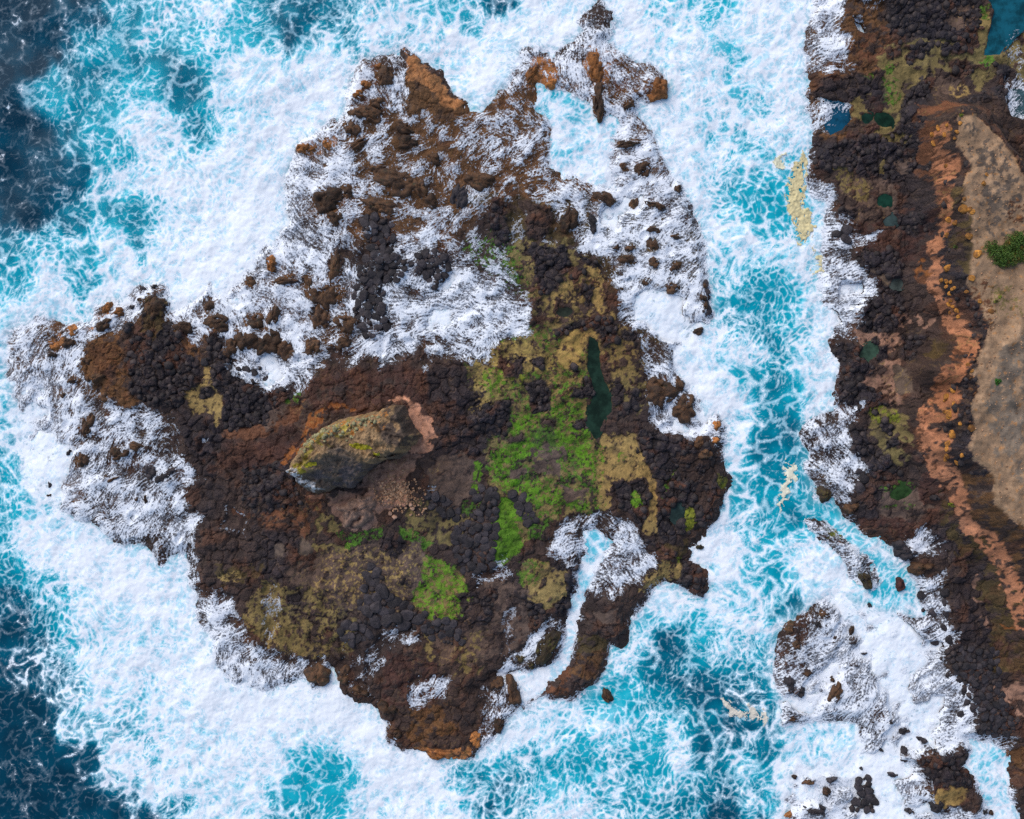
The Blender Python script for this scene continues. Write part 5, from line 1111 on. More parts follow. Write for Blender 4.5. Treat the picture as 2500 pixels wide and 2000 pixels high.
# ------------------------------------------------------------------ mesh helpers
def mesh_raw(name, verts, quads, tris=None, attrs=None, cols=None, smooth=True):
    me = bpy.data.meshes.new(name)
    verts = np.asarray(verts, np.float32)
    me.vertices.add(len(verts))
    me.vertices.foreach_set('co', verts.ravel())
    li, st = [], []
    if quads is not None and len(quads):
        q = np.asarray(quads, np.int32)
        li.append(q.ravel())
        st.append(np.arange(len(q), dtype=np.int32) * 4)
    off = sum(len(x) for x in li)
    if tris is not None and len(tris):
        t = np.asarray(tris, np.int32)
        li.append(t.ravel())
        st.append(off + np.arange(len(t), dtype=np.int32) * 3)
    li, st = np.concatenate(li), np.concatenate(st)
    me.loops.add(len(li))
    me.loops.foreach_set('vertex_index', li)
    me.polygons.add(len(st))
    me.polygons.foreach_set('loop_start', st)
    me.polygons.foreach_set('use_smooth', np.full(len(st), smooth, bool))
    for k, a in (attrs or {}).items():
        at = me.attributes.new(k, 'FLOAT', 'POINT')
        at.data.foreach_set('value', np.asarray(a, np.float32).ravel())
    for k, a in (cols or {}).items():
        at = me.attributes.new(k, 'FLOAT_COLOR', 'POINT')
        a = np.asarray(a, np.float32)
        at.data.foreach_set('color', np.concatenate([a, np.ones((len(a), 1), np.float32)], 1).ravel())
    me.update(calc_edges=True)
    me.validate()
    return me


def add(name, me, mat=None, parent=None, label=None, cat=None, group=None, kind=None, loc=None):
    o = bpy.data.objects.new(name, me)
    col.objects.link(o)
    if mat and me is not None and not me.materials:
        me.materials.append(mat)
    if parent:
        o.parent = parent
    for k, x in (('label', label), ('category', cat), ('group', group), ('kind', kind)):
        if x:
            o[k] = x
    if loc is not None:
        o.location = loc
    return o


def grid_mesh(name, cells, Z, step=1, attrs=None, cols=None, jitter=0.0):
    """mesh of the survey cells flagged in `cells` at the heights Z"""
    Zs, gxs, gys = Z[::step, ::step], GX[::step, ::step], GY[::step, ::step]
    c = cells[::step, ::step][:-1, :-1] if cells.shape == Z.shape else cells
    jj, ii = np.nonzero(c)
    w = Zs.shape[1]
    q = np.stack([jj * w + ii, jj * w + ii + 1, (jj + 1) * w + ii + 1, (jj + 1) * w + ii], 1)
    used = np.unique(q)
    remap = np.zeros(Zs.size, np.int32)
    remap[used] = np.arange(len(used))
    v = np.stack([gxs.ravel()[used], gys.ravel()[used], Zs.ravel()[used]], 1)
    if jitter:
        v[:, :2] += (RNG.random((len(v), 2)) - .5) * jitter
    A = {k: a[::step, ::step].ravel()[used] for k, a in (attrs or {}).items()}
    Cc = {k: a[::step, ::step].reshape(-1, 3)[used] for k, a in (cols or {}).items()}
    return mesh_raw(name, v, remap[q], None, A, Cc)


# ------------------------------------------------------------------ sea
def sea_mesh():
    st = 0.1
    fx_ = np.arange(-58, 58 + st, st)
    fy_ = np.arange(-47, 47 + st, st)

    def outer(a):
        s = a[-1] + np.cumsum(2.0 * 1.35 ** np.arange(14))
        return np.concatenate([-s[::-1] if abs(a[0] + a[-1]) < 1 else a[0] - (s[::-1] - a[-1]), a, s])
    xs, ys = outer(fx_), outer(fy_)
    x, y = np.meshgrid(xs, ys)
    z = sample(SEAZ, x, y)
    fo, to = sample(QSEA, x, y), sample(TONE, x, y)
    sh = sample(REEF.astype(np.float32), x, y)
    far = sstep(0, 40, np.maximum(np.abs(x) - 62, np.abs(y) - 50))
    z = z * (1 - far)
    land = np.maximum(np.maximum(sample(HI, x, y), sample(HH, x, y)), sample(HS, x, y)) - z
    land[(np.abs(x) > 60) | (np.abs(y) > 50)] = -1
    big = land > 0.22
    buried = big[:-1, :-1] & big[1:, :-1] & big[:-1, 1:] & big[1:, 1:]
    jj, ii = np.nonzero(~buried)
    w = len(xs)
    q = np.stack([jj * w + ii, jj * w + ii + 1, (jj + 1) * w + ii + 1, (jj + 1) * w + ii], 1)
    used = np.unique(q)
    remap = np.zeros(x.size, np.int32)
    remap[used] = np.arange(len(used))
    v = np.stack([x.ravel()[used], y.ravel()[used], z.ravel()[used]], 1)
    return mesh_raw('sea', v, remap[q], None, {'q': fo.ravel()[used], 'tone': to.ravel()[used], 'shoal': sh.ravel()[used]})


add('sea', sea_mesh(), M_SEA, label='turquoise and navy sea streaked with white surf foam', kind='structure')

# ------------------------------------------------------------------ land
for nm, A, sd, lab in (('island_terrain', HI, SI, 'dark basalt reef platform with green algae in the surf'),
                       ('headland_terrain', HH, SH, 'basalt headland with clay strip and sandy plateau')):
    cells = sd > -1.6
    if nm == 'headland_terrain':
        cells &= (GX < 64)
    add(nm, grid_mesh(nm, cells, A, 1, {'rock': ROCK}, {'col': COL}), M_LAND, label=lab, kind='structure')
add('skerry', grid_mesh('skerry', SK > -.8, HS, 1, {'rock': ROCK}, {'col': COL}), M_LAND,
    label='long low skerry splitting the pale surf stream beside the headland', cat='rock')

LANDZ = np.maximum(np.maximum(HI, HH), HS)


def ground(x, y):
    return float(sample(LANDZ, np.array([x]), np.array([y]))[0])


# ------------------------------------------------------------------ overwash foam
onland = LANDZ > SEAZ - .12
keep = (QWET > -.46) & (WET > .02) & onland
keep = keep & np.roll(keep, -1, 0) & np.roll(keep, -1, 1)
filmz = np.maximum(np.maximum(LANDZ + .025, SEAZ + .02), POOLZ + .03) + 0.03 * sstep(-.2, .3, QWET)
# the film bridges the cracks between stones
for _ in range(3):
    f = filmz
    f = np.maximum(f, .25 * (np.roll(f, 2, 0) + np.roll(f, -2, 0) + np.roll(f, 2, 1) + np.roll(f, -2, 1)))
    filmz = f
inframe = (np.abs(GX) < 54) & (np.abs(GY) < 44)
isl = SI > SH
add('overwash_foam', grid_mesh('overwash_foam', keep & inframe & isl, filmz, 1, {'q': QWET}, jitter=.05), M_FOAM,
    label='lacy white foam washing over the island reef', kind='stuff')
add('overwash_foam', grid_mesh('overwash_foam', keep & inframe & ~isl, filmz, 1, {'q': QWET}, jitter=.05), M_FOAM,
    label='lacy white foam washing over the headland shore and reef', kind='stuff')

# ------------------------------------------------------------------ algae mats: a low tufted cover
tuft = np.abs(N2) * .025 + .015
for nm, cm, lab in (('green_algae', isl, 'bright green algae mat speckling the island rocks'),):
    k2 = (ALG > .5) & (WET < .3) & inframe
    k2 &= (np.roll(N2, 1, 0) + 0.5 * N1) > -.9
    add(nm, grid_mesh(nm, k2, LANDZ + tuft, 1, {'rock': 0 * ROCK}, {'col': COL}, jitter=.06), M_LAND, label=lab, kind='stuff')

# ------------------------------------------------------------------ scum on the water
for (poly, c, lab) in SCUM:
    res = full_sdf(pix(poly), .25, .12)
    k2 = (res + .7 * (.55 - NET) + .1 * N2 > .12)
    add('sea_scum', grid_mesh('sea_scum', k2, SEAZ + .06 + .02 * N2 + .03 * sstep(0, .5, res), 1, jitter=.05),
        plain_material('sea_scum', c, .85, .12, 2.5), label=lab, kind='stuff')


# ------------------------------------------------------------------ tide pools
def pool_material(c):
    m, nt, b = mat_new('tide_pool_water')
    g = G(nt)
    co = g.coord()
    n = g.noise(co, .9, 5, .65)
    d = tuple(x * .62 for x in c)
    nt.links.new(g.mix(g.smooth(n, .35, .65), lin4(d), lin4(c)), b.inputs['Base Color'])
    b.inputs['Roughness'].default_value = .08
    b.inputs['IOR'].default_value = 1.33
    b.inputs['Specular IOR Level'].default_value = .15
    nt.links.new(g.bump(g.noise(co, 3.0, 3, .6), .15, .05), b.inputs['Normal'])
    return m


for (poly, c, lab, hz), z in zip(POOLS, pool_z):
    wp = pix(poly, hz)
    d = full_sdf(wp, .06, .03, lo=-2.0)
    cells = d > -.45
    if not (cells & inframe).any():
        continue
    add('tide_pool', grid_mesh('tide_pool', cells & (GX < 60) & (GY < 48), np.full_like(GX, z - .06) + .006 * N1, 1), pool_material(c), label=lab, kind='structure')


# ------------------------------------------------------------------ boulders
def rock_variant(seed, sub=2):
    bm = bmesh.new()
    bmesh.ops.create_icosphere(bm, subdivisions=sub, radius=1.0)
    r = random.Random(seed)
    dirs = [(Vector((r.gauss(0, 1), r.gauss(0, 1), r.gauss(0, .45))).normalized(), r.uniform(.58, .9)) for _ in range(10)]
    dirs.append((Vector((r.gauss(0, .15), r.gauss(0, .15), 1)).normalized(), r.uniform(.55, .75)))
    for v in bm.verts:
        n = v.co.normalized()
        rad = 1.0
        for d, cut in dirs:               # jointed block, its edges worn round
            t = n.dot(d)
            if t > 0.05:
                c = cut / t
                if c < rad:
                    rad = c * .93 + rad * .07
        rad *= 1 + .04 * math.sin(6 * n.x + seed) * math.cos(5 * n.y - seed)
        v.co = n * rad * 1.12
        v.co.z *= .72
    me = bpy.data.meshes.new('boulder')
    bm.to_mesh(me)
    bm.free()
    for p in me.polygons:
        p.use_smooth = sub < 2
    return me


VARS = [rock_variant(k) for k in range(10)]
for me in VARS:
    me.materials.append(M_BLACK)
VV = []
for k in range(10):
    me = rock_variant(k + 50, 1)
    co = np.empty(len(me.vertices) * 3, np.float32)
    me.vertices.foreach_get('co', co)
    t = np.array([list(p.vertices) for p in me.polygons], np.int32)
    VV.append((co.reshape(-1, 3), t))


def inside(poly, x, y):
    c = False
    n = len(poly)
    for a in range(n):
        x1, y1 = poly[a]
        x2, y2 = poly[(a + 1) % n]
        if (y1 > y) != (y2 > y) and x < (x2 - x1) * (y - y1) / (y2 - y1) + x1:
            c = not c
    return c


HASH = {}


def free(x, y, r, pack):
    ci, cj = int(x // 1.4), int(y // 1.4)
    for a in (-1, 0, 1):
        for b_ in (-1, 0, 1):
            for (qx, qy, qr) in HASH.get((ci + a, cj + b_), ()):
                if (qx - x) ** 2 + (qy - y) ** 2 < (pack * (qr + r)) ** 2:
                    return False
    HASH.setdefault((ci, cj), []).append((x, y, r))
    return True


ZONES = [
 ([(1150,1190),(1212,1190),(1216,1280),(1200,1395),(1130,1395),(1100,1320),(1112,1290),(1160,1250)], 1200, .22, .42, 'rounded black boulder packed in the cluster left of the bright green strip', 'boulders beside the green strip', .8),
 ([(1040,1195),(1100,1220),(1145,1262),(1100,1272),(1050,1240)], 260, .2, .42, 'black boulder in the short trail right of the clay mound', 'boulders in the trail by the clay mound', .85),
 ([(1238,1200),(1285,1212),(1308,1272),(1292,1280),(1255,1238)], 200, .25, .45, 'black boulder in the curved row above the bright green strip', 'boulders in the curved row', .8),
 ([(900,1380),(930,1395),(940,1445),(1000,1478),(1032,1510),(1020,1535),(980,1538),(910,1522),(878,1485),(880,1450)], 700, .28, .58, 'large rounded black boulder in the south cluster on brown silt', 'boulders of the south cluster', .8),
 ([(845,1515),(905,1515),(900,1562),(850,1572),(832,1545)], 220, .25, .45, 'black boulder in the small cluster just below left of the south cluster', 'boulders of the lower left cluster', .82),
 ([(1035,1495),(1105,1520),(1135,1572),(1100,1572),(1050,1560),(1028,1530)], 260, .22, .42, 'black boulder in the chain under the lower green patch', 'boulders of the chain under the green patch', .85),
 (PILES[0], 1500, .22, .44, 'black boulder in the tall column ringed by foam', 'boulders of the foam ringed column', .8),
 (PILES[1], 700, .22, .42, 'black boulder in the pile at the head of the foam fan', 'boulders at the head of the foam fan', .8),
 ([(2310,1590),(2380,1575),(2440,1590),(2440,1680),(2475,1780),(2440,1800),(2385,1780),(2350,1680)], 2600, .17, .36, 'dark beach boulder below the clay slope at lower right', 'boulders of the cobble beach', .82),
 ([(2290,1420),(2325,1440),(2325,1600),(2350,1680),(2375,1760),(2350,1750),(2300,1600),(2262,1500),(2250,1440)], 120, .2, .42, 'wet black boulder standing in the foam off the cobble beach', 'boulders in the foam off the beach', 1.25),
 ([(2095,1905),(2130,1905),(2135,1940),(2155,1965),(2140,1988),(2085,1988),(2100,1950)], 400, .2, .38, 'black boulder in the netted cluster among foam at the bottom', 'boulders of the netted bottom cluster', .9),
 ([(1720,690),(1732,690),(1735,765),(1715,765)], 60, .22, .4, 'brown boulder in the single row at the surf edge', 'boulders in the single row', .95),
 ([(2040,550),(2075,560),(2070,585),(2030,575)], 60, .3, .5, 'black boulder off the headland in the surf', 'boulders off the headland', .95),
 ([(2095,1150),(2112,1150),(2112,1190),(2095,1190)], 30, .3, .5, 'smooth black boulder in the foam rivulet on the headland', 'boulders in the foam rivulet', .9),
 ([(470,890),(520,880),(640,900),(650,930),(600,940),(560,900)], 120, .2, .4, 'black boulder in the foam hollow below the west rocks', 'boulders in the foam hollow', 1.1),
]
placed = []
for (poly, tries, r0, r1, lab, grp, pack) in ZONES:
    wp = pix(poly, .7)
    bx0, bx1 = min(p[0] for p in wp), max(p[0] for p in wp)
    by0, by1 = min(p[1] for p in wp), max(p[1] for p in wp)
    zone = []
    for t in range(tries):
        x, y = random.uniform(bx0, bx1), random.uniform(by0, by1)
        r = r1 * 1.12 - (r1 * 1.12 - r0 * .7) * min(1, t / (tries * .7)) * random.random() ** .4
        if inside(wp, x, y) and free(x, y, r, pack * .8):
            zone.append((r, x, y, lab, grp))
    placed += zone
placed.sort(key=lambda t: -t[0])
singles, rest = placed[:300], placed[300:]
for k, (r, x, y, lab, grp) in enumerate(singles):
    o = add('boulder', VARS[k % 10], None, None, lab, 'boulder', grp)
    o.location = (x, y, max(ground(x, y), -.1) - r * .05)
    o.rotation_euler = (random.uniform(-.2, .2), random.uniform(-.2, .2), random.uniform(0, 6.28))
    s = r * random.uniform(1.02, 1.15)
    o.scale = (s * random.uniform(.85, 1.18), s * random.uniform(.85, 1.18), s * random.uniform(.6, .95))


def joined(name, items, mat, label, flat=1.0):
    vs, ts, va, off = [], [], [], 0
    for (r, x, y, z) in items:
        co, t = VV[random.randrange(10)]
        a = random.uniform(0, 6.28)
        c, s = math.cos(a), math.sin(a)
        k = np.array([random.uniform(.88, 1.12), random.uniform(.88, 1.12), flat * random.uniform(.85, 1.1)])
        p = co * r * k
        p = np.stack([p[:, 0] * c - p[:, 1] * s + x, p[:, 0] * s + p[:, 1] * c + y, p[:, 2] + z], 1)
        vs.append(p)
        ts.append(t + off)
        va.append(np.full(len(co), random.random(), np.float32))
        off += len(co)
    if vs:
        return add(name, mesh_raw(name, np.concatenate(vs), None, np.concatenate(ts), {'var': np.concatenate(va)}), mat, label=label, kind='stuff')


items = [(r * 1.08, x, y, max(ground(x, y), -.1) + r * .1) for (r, x, y, lab, grp) in rest]
# loose stones over the black rock
BKM = STONY & (DRYM > .5) & inframe
jj, ii = np.nonzero(BKM[::5, ::5])
order = RNG.permutation(len(jj))
cnt = 0
for t in order:
    x, y = gx[ii[t] * 5] + random.uniform(-.2, .2), gy[jj[t] * 5] + random.uniform(-.2, .2)
    r = .34 * (1 - cnt / 2600) ** 2 * random.random() + random.uniform(.15, .28)
    if sample(STK, np.array([x]), np.array([y]))[0] < -.4 and free(x, y, r, .8):
        items.append((r * 1.02, x, y, ground(x, y) - r * .16))
        cnt += 1
        if cnt > 2600:
            break
joined('boulder_field', items, M_FIELD, 'countless smaller black stones packed between the larger boulders', .72)

# ------------------------------------------------------------------ rocks that stand out of the surf
ZN = dict(n=('rising from the foam at the north reef', 'rocks of the north reef'), e=('in the surf along the east reef', 'rocks of the east reef'),
          w=('in the foam on the west reef', 'rocks of the west reef'), s=('at the south shore of the island', 'rocks of the south shore'),
          r=('poking through the white surf at lower right', 'rocks in the lower right surf'))
CK = dict(b=('brown wet', M_BROWN), k=('black', M_BLACK), o=('orange brown', M_ORANGE), m=('mossy dark', M_MOSS))


def outcrop(a, b, hgt, seed):
    r = random.Random(seed)
    nr = max(6, min(16, int(max(a, b) / .11)))
    ns = max(16, min(56, int(2 * math.pi * max(a, b) / .14)))
    ph = [r.uniform(0, 6.28) for _ in range(5)]
    lumps = [(0, 0, .8, 1), (r.uniform(-.2, .2), r.uniform(-.2, .2), .5, .8)]
    for _ in range(int(4 + (a * b) * 9)):
        t, q = r.uniform(0, 6.28), r.random() ** .5 * .9
        rl = min(.55, r.uniform(.22, .5) / max(.55, .5 * (a + b)) ** .6)
        lumps.append((q * math.cos(t), q * math.sin(t), rl, r.uniform(.45, 1.05)))
    asp = .5 * (a + b)
    vs = [(0, 0, hgt * .55)]
    for i in range(1, nr + 1):
        q = i / nr
        for k in range(ns):
            t = 2 * math.pi * k / ns
            rad = 1 + .16 * math.sin(2 * t + ph[0]) + .11 * math.sin(3 * t + ph[1]) + .08 * math.sin(5 * t + ph[2]) + .06 * math.sin(9 * t + ph[3])
            px_, py_ = q * math.cos(t), q * math.sin(t)
            z = 0.0
            for (lx, ly, lr, lh) in lumps[1:]:
                d2 = ((px_ - lx) ** 2 + (py_ - ly) ** 2) / (lr * lr)
                if d2 < 1:
                    z = max(z, lh * math.sqrt(1 - d2) * min(1, .45 + lr))
            z = (.12 * (1 - q ** 3) + .95 * z * (1 - q ** 6)) * hgt * (1 + r.uniform(-.07, .07)) - .06
            if i == nr:
                z = -.45
            vs.append((a * rad * px_, b * rad * py_, z))
    tris = [(0, 1 + k, 1 + (k + 1) % ns) for k in range(ns)]
    quads = []
    for i in range(nr - 1):
        for k in range(ns):
            p0 = 1 + i * ns
            quads.append((p0 + k, p0 + ns + k, p0 + ns + (k + 1) % ns, p0 + (k + 1) % ns))
    return mesh_raw('rock_outcrop', vs, quads, tris)


ORD = ('leftmost second third fourth fifth sixth seventh eighth ninth tenth eleventh twelfth thirteenth fourteenth fifteenth sixteenth seventeenth '
       'eighteenth nineteenth twentieth').split()


def size_word(a, b):
    return 'large' if a * b > 620 else ('slender' if max(a, b) / min(a, b) > 2.3 else ('small' if a * b < 140 else 'lumpy'))


fam = {}
for q in sorted(OUTS):
    fam.setdefault((size_word(q[2], q[3]), q[5], q[6]), []).append(q)
for k, q in enumerate(OUTS):
    (u, v, a, b, rot, ck, zn) = q
    x, y = P(u, v, .6)
    hgt = min(.95, .38 + .3 * min(a, b) * S)
    size = size_word(a, b)
    f = fam[(size, ck, zn)]
    n_ = f.index(q)
    lead = '' if len(f) == 1 else ('leftmost ' if n_ == 0 else ('rightmost ' if n_ == len(f) - 1 else '%s from left ' % ORD[min(n_, 19)]))
    o = add('rock_outcrop', outcrop(a * S, b * S, hgt, 300 + k), CK[ck][1], None, '%s%s %s rock outcrop %s' % (lead, size, CK[ck][0], ZN[zn][0]), 'rock', '%s %s %s' % (size, CK[ck][0], ZN[zn][1]))
    o.location = (x, y, max(ground(x, y), .0) - .05)
    o.rotation_euler = (0, 0, -math.radians(rot))

for (u, v, a, b, rot, mt, lab) in (
        (2205, 1430, 16, 17, 20, M_RED, 'lone dark red boulder in the pale stream off the headland'),
        (2018, 1209, 21, 20, 10, M_MOSS, 'squat round rock where the stream meets the turquoise channel'),
        (2085, 1242, 17, 20, 20, M_BROWN, 'foam streaked brown rock at the bend of the headland shore'),
        (2118, 1418, 24, 15, 45, M_MOSS, 'yellow green mossy knob at the end of the long skerry'),
        (2212, 1345, 30, 24, 10, M_BLACK, 'dark rock hump ringed by foam above the pale stream'),
        (2252, 1388, 28, 18, -10, M_BROWN, 'reddish rock hump between foam rivulets on the headland'),
        (2277, 1214, 9, 10, 0, M_BLACK, 'round black boulder sitting in the brown hollow below the clay')):
    x, y = P(u, v, .8)
    o = add('rock', outcrop(a * S, b * S, .9, int(u)), mt, None, lab, 'rock')
    o.location = (x, y, max(ground(x, y), 0) - .05)
    o.rotation_euler = (0, 0, -math.radians(rot))


# ------------------------------------------------------------------ sea stack
def seg_d(px_, py_, line):
    d = np.full(px_.shape, 1e9)
    sgn = np.ones(px_.shape)
    for (ax, ay), (bx, by) in zip(line[:-1], line[1:]):
        ex, ey = bx - ax, by - ay
        t = np.clip(((px_ - ax) * ex + (py_ - ay) * ey) / (ex * ex + ey * ey), 0, 1)
        dd = np.hypot(px_ - ax - ex * t, py_ - ay - ey * t)
        cr = ex * (py_ - ay) - ey * (px_ - ax)
        sgn = np.where(dd < d, np.sign(cr), sgn)
        d = np.minimum(d, dd)
    return d, sgn


st_sd = full_sdf(pix(STACK, 2.2), .10, .06)
RIDGE = pix([(690,1150),(735,1140),(770,1108),(830,1092),(880,1108),(930,1120),(985,1108),(1030,1060),(1060,1040)], 5.5)
rd, rs = seg_d(GX, GY, RIDGE)
prof = np.where(rs > 0, 5.6 - .34 * rd, 5.6 - .85 * np.maximum(rd - .1, 0))
wall = np.where(rs > 0, 4.6, 6.5) * sstep(-.05, 1.0, st_sd) ** .8 + .5
strata = .10 * np.sin((GX * .5 + GY * 1.0) * 5 + 2.2 * N3) + .16 * N1 + .07 * N2
prof = np.minimum(prof, wall) + strata * sstep(0, .6, st_sd)
cleft = np.abs(GX * .55 + GY * .9 + 1.1 * N3 + 8.2)
prof -= .35 * np.exp(-(cleft / .12) ** 2) * sstep(0, .8, st_sd)
base_z = 1.0
stack_z = (np.maximum(prof, .25) + .45).astype(np.float32)
cells = st_sd > -.25
stack_z = np.where(st_sd < -.02, .2, stack_z)
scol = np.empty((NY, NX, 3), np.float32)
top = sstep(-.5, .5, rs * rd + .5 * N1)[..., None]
scol[:] = lin((98, 84, 72)).astype(np.float32) * (1 - top) + lin((142, 114, 82)).astype(np.float32) * top  # south side darker: darker rock, plus shade of the turned-away face put into colour


def tint(poly, c, h, soft, cover, ms):
    global scol
    res = sdf(pix(poly, h), .2, .08, 1.0)
    sl, d = res
    m = (sstep(-soft, soft, d) * sstep(-.1, .1, cover - mottle(ms)[sl]))[..., None]
    scol[sl] = scol[sl] * (1 - m) + lin(c).astype(np.float32) * m


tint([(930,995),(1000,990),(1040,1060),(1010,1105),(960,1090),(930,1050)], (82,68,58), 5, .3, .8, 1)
tint([(720,1100),(800,1040),(880,1012),(890,1040),(820,1080),(740,1130)], (150,132,60), 5, .3, .3, .6)
tint([(730,1080),(850,1015),(960,1000),(950,1040),(840,1070)], (178,116,52), 5, .3, .14, .4)
tint([(700,1130),(735,1120),(760,1150),(720,1160)], (150,134,44), 5, .2, .5, .5)
tint([(700,1140),(722,1135),(750,1165),(790,1200),(770,1205),(725,1172)], (206,204,202), 4, .15, .5, .4)
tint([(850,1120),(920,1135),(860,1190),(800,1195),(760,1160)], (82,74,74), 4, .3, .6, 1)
scol *= np.clip(1 + .12 * N4 + .1 * N2, .6, 1.5)[..., None]
cx_, cy_ = P(870, 1100, 1.5)
stack = add('sea_stack', None, None, None, 'tall leaning tan and grey sea stack with lichen in the middle of the island', 'sea stack')
stack.location = (cx_, cy_, base_z)


def onstack(o):
    o.parent = stack
    o.location = (-cx_, -cy_, -base_z)
    return o


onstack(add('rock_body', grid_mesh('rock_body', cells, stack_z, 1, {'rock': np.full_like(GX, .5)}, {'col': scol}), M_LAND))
lich = plain_material('yellow_lichen', (176, 166, 28), .85, .3, 3)
for (poly, lab) in (([(853,1083),(872,1080),(905,1092),(908,1098),(888,1101),(862,1092)], 'bright yellow lichen patch'), ([(910,1106),(930,1104),(928,1112),(912,1112)], 'small yellow lichen patch'),
                    ([(740,1130),(765,1128),(768,1138),(745,1142)], 'olive yellow lichen patch on the west end')):
    d = full_sdf(pix(poly, 5.6), .12, .06)
    onstack(add('lichen_patch', grid_mesh('lichen_patch', (d > 0), stack_z + .05 + .02 * N2, 1), lich, label=lab))
cush = plain_material('grey_green_lichen', (168, 160, 116), .9, .4, 2)
its = []
for k in range(95):
    t = random.random()
    pu, pv = [(724,1095),(770,1056),(825,1035),(880,1018)][min(3, int(t * 4))]
    pu2, pv2 = [(770,1056),(825,1035),(880,1018),(905,1016)][min(3, int(t * 4))]
    f = t * 4 - int(t * 4)
    u, v = pu + (pu2 - pu) * f + random.gauss(3, 10), pv + (pv2 - pv) * f + abs(random.gauss(6, 11))
    if 840 < u < 870 and random.random() < .8:
        v += random.uniform(0, 40)
    x, y = P(u, v, 5.0)
    if sample(st_sd, np.array([x]), np.array([y]))[0] > .15:
        r = random.uniform(.1, .26)
        its.append((r, x, y, float(sample(stack_z, np.array([x]), np.array([y]))[0]) + .02))
o = joined('lichen_cushions', its, cush, 'grey green lichen cushions along the upper edge', .7)
onstack(o)

# clay mound below the stack and its rubble
mx, my = P(868, 1243, 1.4)
o = add('clay_mound', outcrop(2.3, 1.7, 1.5, 77), rock_material('pale_brown_clay', (96, 76, 66), (142, 112, 94), scale=1.2), None, 'smooth pinkish brown clay mound at the foot of the sea stack', 'mound')
o.location = (mx, my, ground(mx, my) - .2)
o.rotation_euler = (0, 0, .5)
its = []
for k in range(420):
    u, v = random.gauss(968, 24), random.gauss(1205, 16)
    if random.random() < .12:
        u, v = random.uniform(960, 1040), random.uniform(1215, 1260)
    x, y = P(u, v, 1.2)
    r = random.uniform(.05, .16)
    its.append((r, x, y, ground(x, y) + r * .4))
joined('clay_rubble', its, M_STONE, 'scatter of small orange pink stones below the sea stack')
for (u, v, r) in ((953,1254,.24),(963,1263,.25),(1002,1232,.2),(1006,1242,.22),(965,1244,.12)):
    x, y = P(u, v, 1)
    o = add('stone', rock_variant(int(u)), M_PINK, None, 'loose pale pink stone on the flat near the clay mound', 'stone', 'loose pink stones by the clay mound')
    o.location = (x, y, ground(x, y) + r * .5)
    o.scale = (r, r, r)

# ------------------------------------------------------------------ ochre rocks on the dark slope
OCHRE = [(2355,510,16),(2297,545,12),(2300,558,10),(2297,582,10),(2365,578,12),(2386,620,15),(2310,655,17),(2296,664,8),(2300,690,10),(2285,688,9),(2302,703,9),(2306,721,9),
 (2330,705,7),(2372,680,11),(2363,712,8),(2300,747,9),(2311,752,9),(2316,762,11),(2301,767,7),(2321,777,8),(2309,737,7),(2345,950,14),(2336,968,14),(2322,978,8),(2346,986,9),(2340,1010,14),(2325,1006,9),
 (2338,1016,10),(2370,1046,14),(2346,1061,16),(2310,1085,13),(2316,1096,11),(2306,1112,11),(2302,1121,9),(2336,1129,12),(2356,1112,9),(2312,298,10),(2304,312,12),(2320,320,9),(2308,334,11),
 (2340,320,8),(2346,300,7),(2338,333,7),(2410,426,7),(2402,449,10),(2326,396,7),(2366,512,10),(2372,518,9),(2355,486,7),(2322,300,7),(2330,312,6),(2372,905,8),(2365,890,7),(2340,700,7),(2315,690,8),(2352,1035,8),(2420,760,9),(2392,735,8)]
for k, (u, v, r) in enumerate(OCHRE):
    hz = 4.2 if u < 2380 else 6.1
    x, y = P(u, v, hz)
    z = ground(x, y)
    x, y = P(u, v, z)
    z = ground(x, y)
    me = rock_variant(700 + k % 9)
    big = 'large' if r >= 13 else ('small' if r <= 8 else 'medium')
    where = 'above the dark slope' if v < 460 else ('beside the clay strip upstream of the shrub' if v < 640 else ('in the ochre row right of the clay strip' if v < 800 else 'on the black slope near the plateau bend'))
    where = where.replace('upstream of', 'level with')
    o = add('ochre_rock', me, M_OCHRE, None, '%s ochre lichen rock %s' % (big, where), 'rock', '%s ochre rocks %s' % (big, where))
    o.location = (x, y, z + .05)
    o.scale = (r * S * .72, r * S * random.uniform(.5, .8), r * S * .6)
    o.rotation_euler = (0, 0, random.uniform(0, 6))

# ------------------------------------------------------------------ plateau stones
its = []
for k in range(900):
    u, v = random.uniform(2340, 2600), random.uniform(300, 1330)
    x, y = P(u, v, 6.2)
    if sample(SP, np.array([x]), np.array([y]))[0] > 0.2:
        r = random.choice((.03, .04, .05, .06, .09))
        its.append((r, x, y, ground(x, y) + r * .4))
joined('plateau_gravel', its, M_STONE, 'pale gravel sprinkled over the sandy plateau')


# ------------------------------------------------------------------ shrubs and small plants
def leaf_cloud(blobs, n, size, seed):
    r = np.random.default_rng(seed)
    vs, q = [], []
    tot = sum(b[3] * b[4] for b in blobs)
    for (bx, by, bz, ra, rb, rh) in blobs:
        m = int(n * ra * rb / tot)
        for _ in range(m):
            d = r.standard_normal(3)
            d /= np.linalg.norm(d)
            d[2] = abs(d[2])
            rr = r.random() ** .3 * (1 + .18 * math.sin(5 * math.atan2(d[1], d[0]) + seed))
            c = np.array([bx + d[0] * ra * rr, by + d[1] * rb * rr, bz + d[2] * rh * rr])
            s = size * r.uniform(.6, 1.4)
            n_ = d + .8 * r.standard_normal(3)
            n_ /= np.linalg.norm(n_)
            t = np.cross(n_, r.standard_normal(3))
            t /= np.linalg.norm(t)
            b_ = np.cross(n_, t)
            k = len(vs)
            vs += [c - t * s, c - b_ * s * .45, c + t * s, c + b_ * s * .45]
            q.append((k, k + 1, k + 2, k + 3))
    return mesh_raw('foliage', np.array(vs), np.array(q), None, smooth=False)


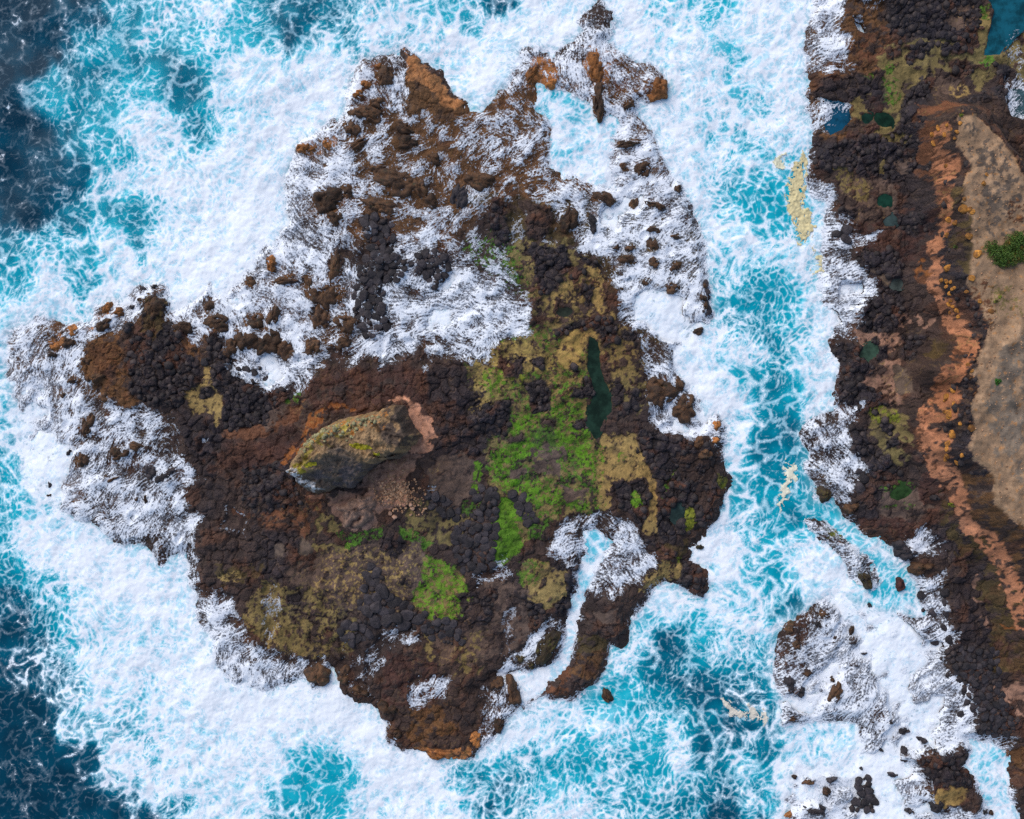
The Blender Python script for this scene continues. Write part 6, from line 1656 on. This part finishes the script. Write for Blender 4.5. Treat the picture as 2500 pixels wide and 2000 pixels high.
def leaf_material(name, c1, c2, c3):
    m, nt, b = mat_new(name)
    g = G(nt)
    co = g.coord()
    n = g.noise(co, 1.2, 5, .7)
    f = g.noise(co, 9, 3, .7)
    c = g.mix(g.smooth(f, .38, .62), lin4(c1), lin4(c2))
    nt.links.new(g.mix(g.smooth(n, .56, .66), c, lin4(c3)), b.inputs['Base Color'])
    b.inputs['Roughness'].default_value = .7
    return m


def stem_mesh(n, spread, h, seed):
    r = random.Random(seed)
    vs, qs = [], []
    for _ in range(n):
        a = r.uniform(0, 6.28)
        ex, ey, ez = spread * r.uniform(.3, 1) * math.cos(a), spread * r.uniform(.3, 1) * math.sin(a), h * r.uniform(.6, 1)
        w = .035
        k = len(vs)
        for (t, ww) in ((0, w), (.5, w * .7), (1, w * .25)):
            for (ox, oy) in ((-ww, -ww), (ww, -ww), (ww, ww), (-ww, ww)):
                vs.append((ex * t + ox, ey * t + oy, ez * t * (1.3 - .3 * t) - .05))
        for lv in range(2):
            for e in range(4):
                qs.append((k + lv * 4 + e, k + lv * 4 + (e + 1) % 4, k + lv * 4 + 4 + (e + 1) % 4, k + lv * 4 + 4 + e))
    return mesh_raw('stem', vs, qs)


M_LEAF = leaf_material('shrub_leaves', (44, 72, 14), (84, 112, 26), (128, 96, 30))
M_STEM = plain_material('woody_stem', (92, 70, 50))


def shrub(name, u, v, blobs, n, size, lab, cat, mat, seed):
    x, y = P(u, v, 6.3)
    z = ground(x, y)
    e = add(name, None, None, None, lab, cat)
    e.location = (x, y, z)
    B = [((bu - u) * S * .94, (v - bv) * S * .94, 0, a * S * .94, b * S * .94, hh) for (bu, bv, a, b, hh) in blobs]
    add('foliage', leaf_cloud(B, n, size, seed), mat, e)
    add('stem', stem_mesh(9, min(b[3] for b in B), .35, seed), M_STEM, e)


shrub('shrub', 2452, 612, [(2418,605,22,20,.6),(2445,620,34,26,.85),(2470,628,34,22,.8),(2478,595,30,24,.8),(2492,580,26,18,.7),(2450,640,26,14,.5),(2500,620,26,22,.7)], 9000, .07,
      'dense low green shrub with brown tips on the sandy plateau', 'shrub', M_LEAF, 3)
shrub('small_plant', 2428, 935, [(2428,934,7,7,.25),(2433,930,5,4,.2),(2425,929,4,4,.2)], 420, .06, 'tiny lone green plant on the bare sand', 'plant',
      leaf_material('plant_leaves', (34, 84, 14), (60, 120, 24), (70, 110, 30)), 5)
M_YL = leaf_material('yellow_green_leaves', (96, 110, 24), (142, 150, 40), (120, 110, 40))
shrub('small_plant', 2374, 1244, [(2370,1241,8,4,.2),(2378,1247,8,4,.2)], 350, .05, 'yellow green cushion plant on the crest of the clay strip', 'plant', M_YL, 6)
shrub('small_plant', 2345, 282, [(2345,282,5,5,.2)], 160, .05, 'small yellow green tuft at the north end of the plateau', 'plant', M_YL, 7)
shrub('small_plant', 2430, 736, [(2430,736,7,5,.15),(2440,726,6,5,.15)], 200, .05, 'sparse olive tuft below the shrub on the sand', 'plant', M_YL, 8)
shrub('small_plant', 2348, 598, [(2348,598,8,5,.15)], 160, .05, 'small dark green tuft left of the shrub on the slope', 'plant', M_LEAF, 9)
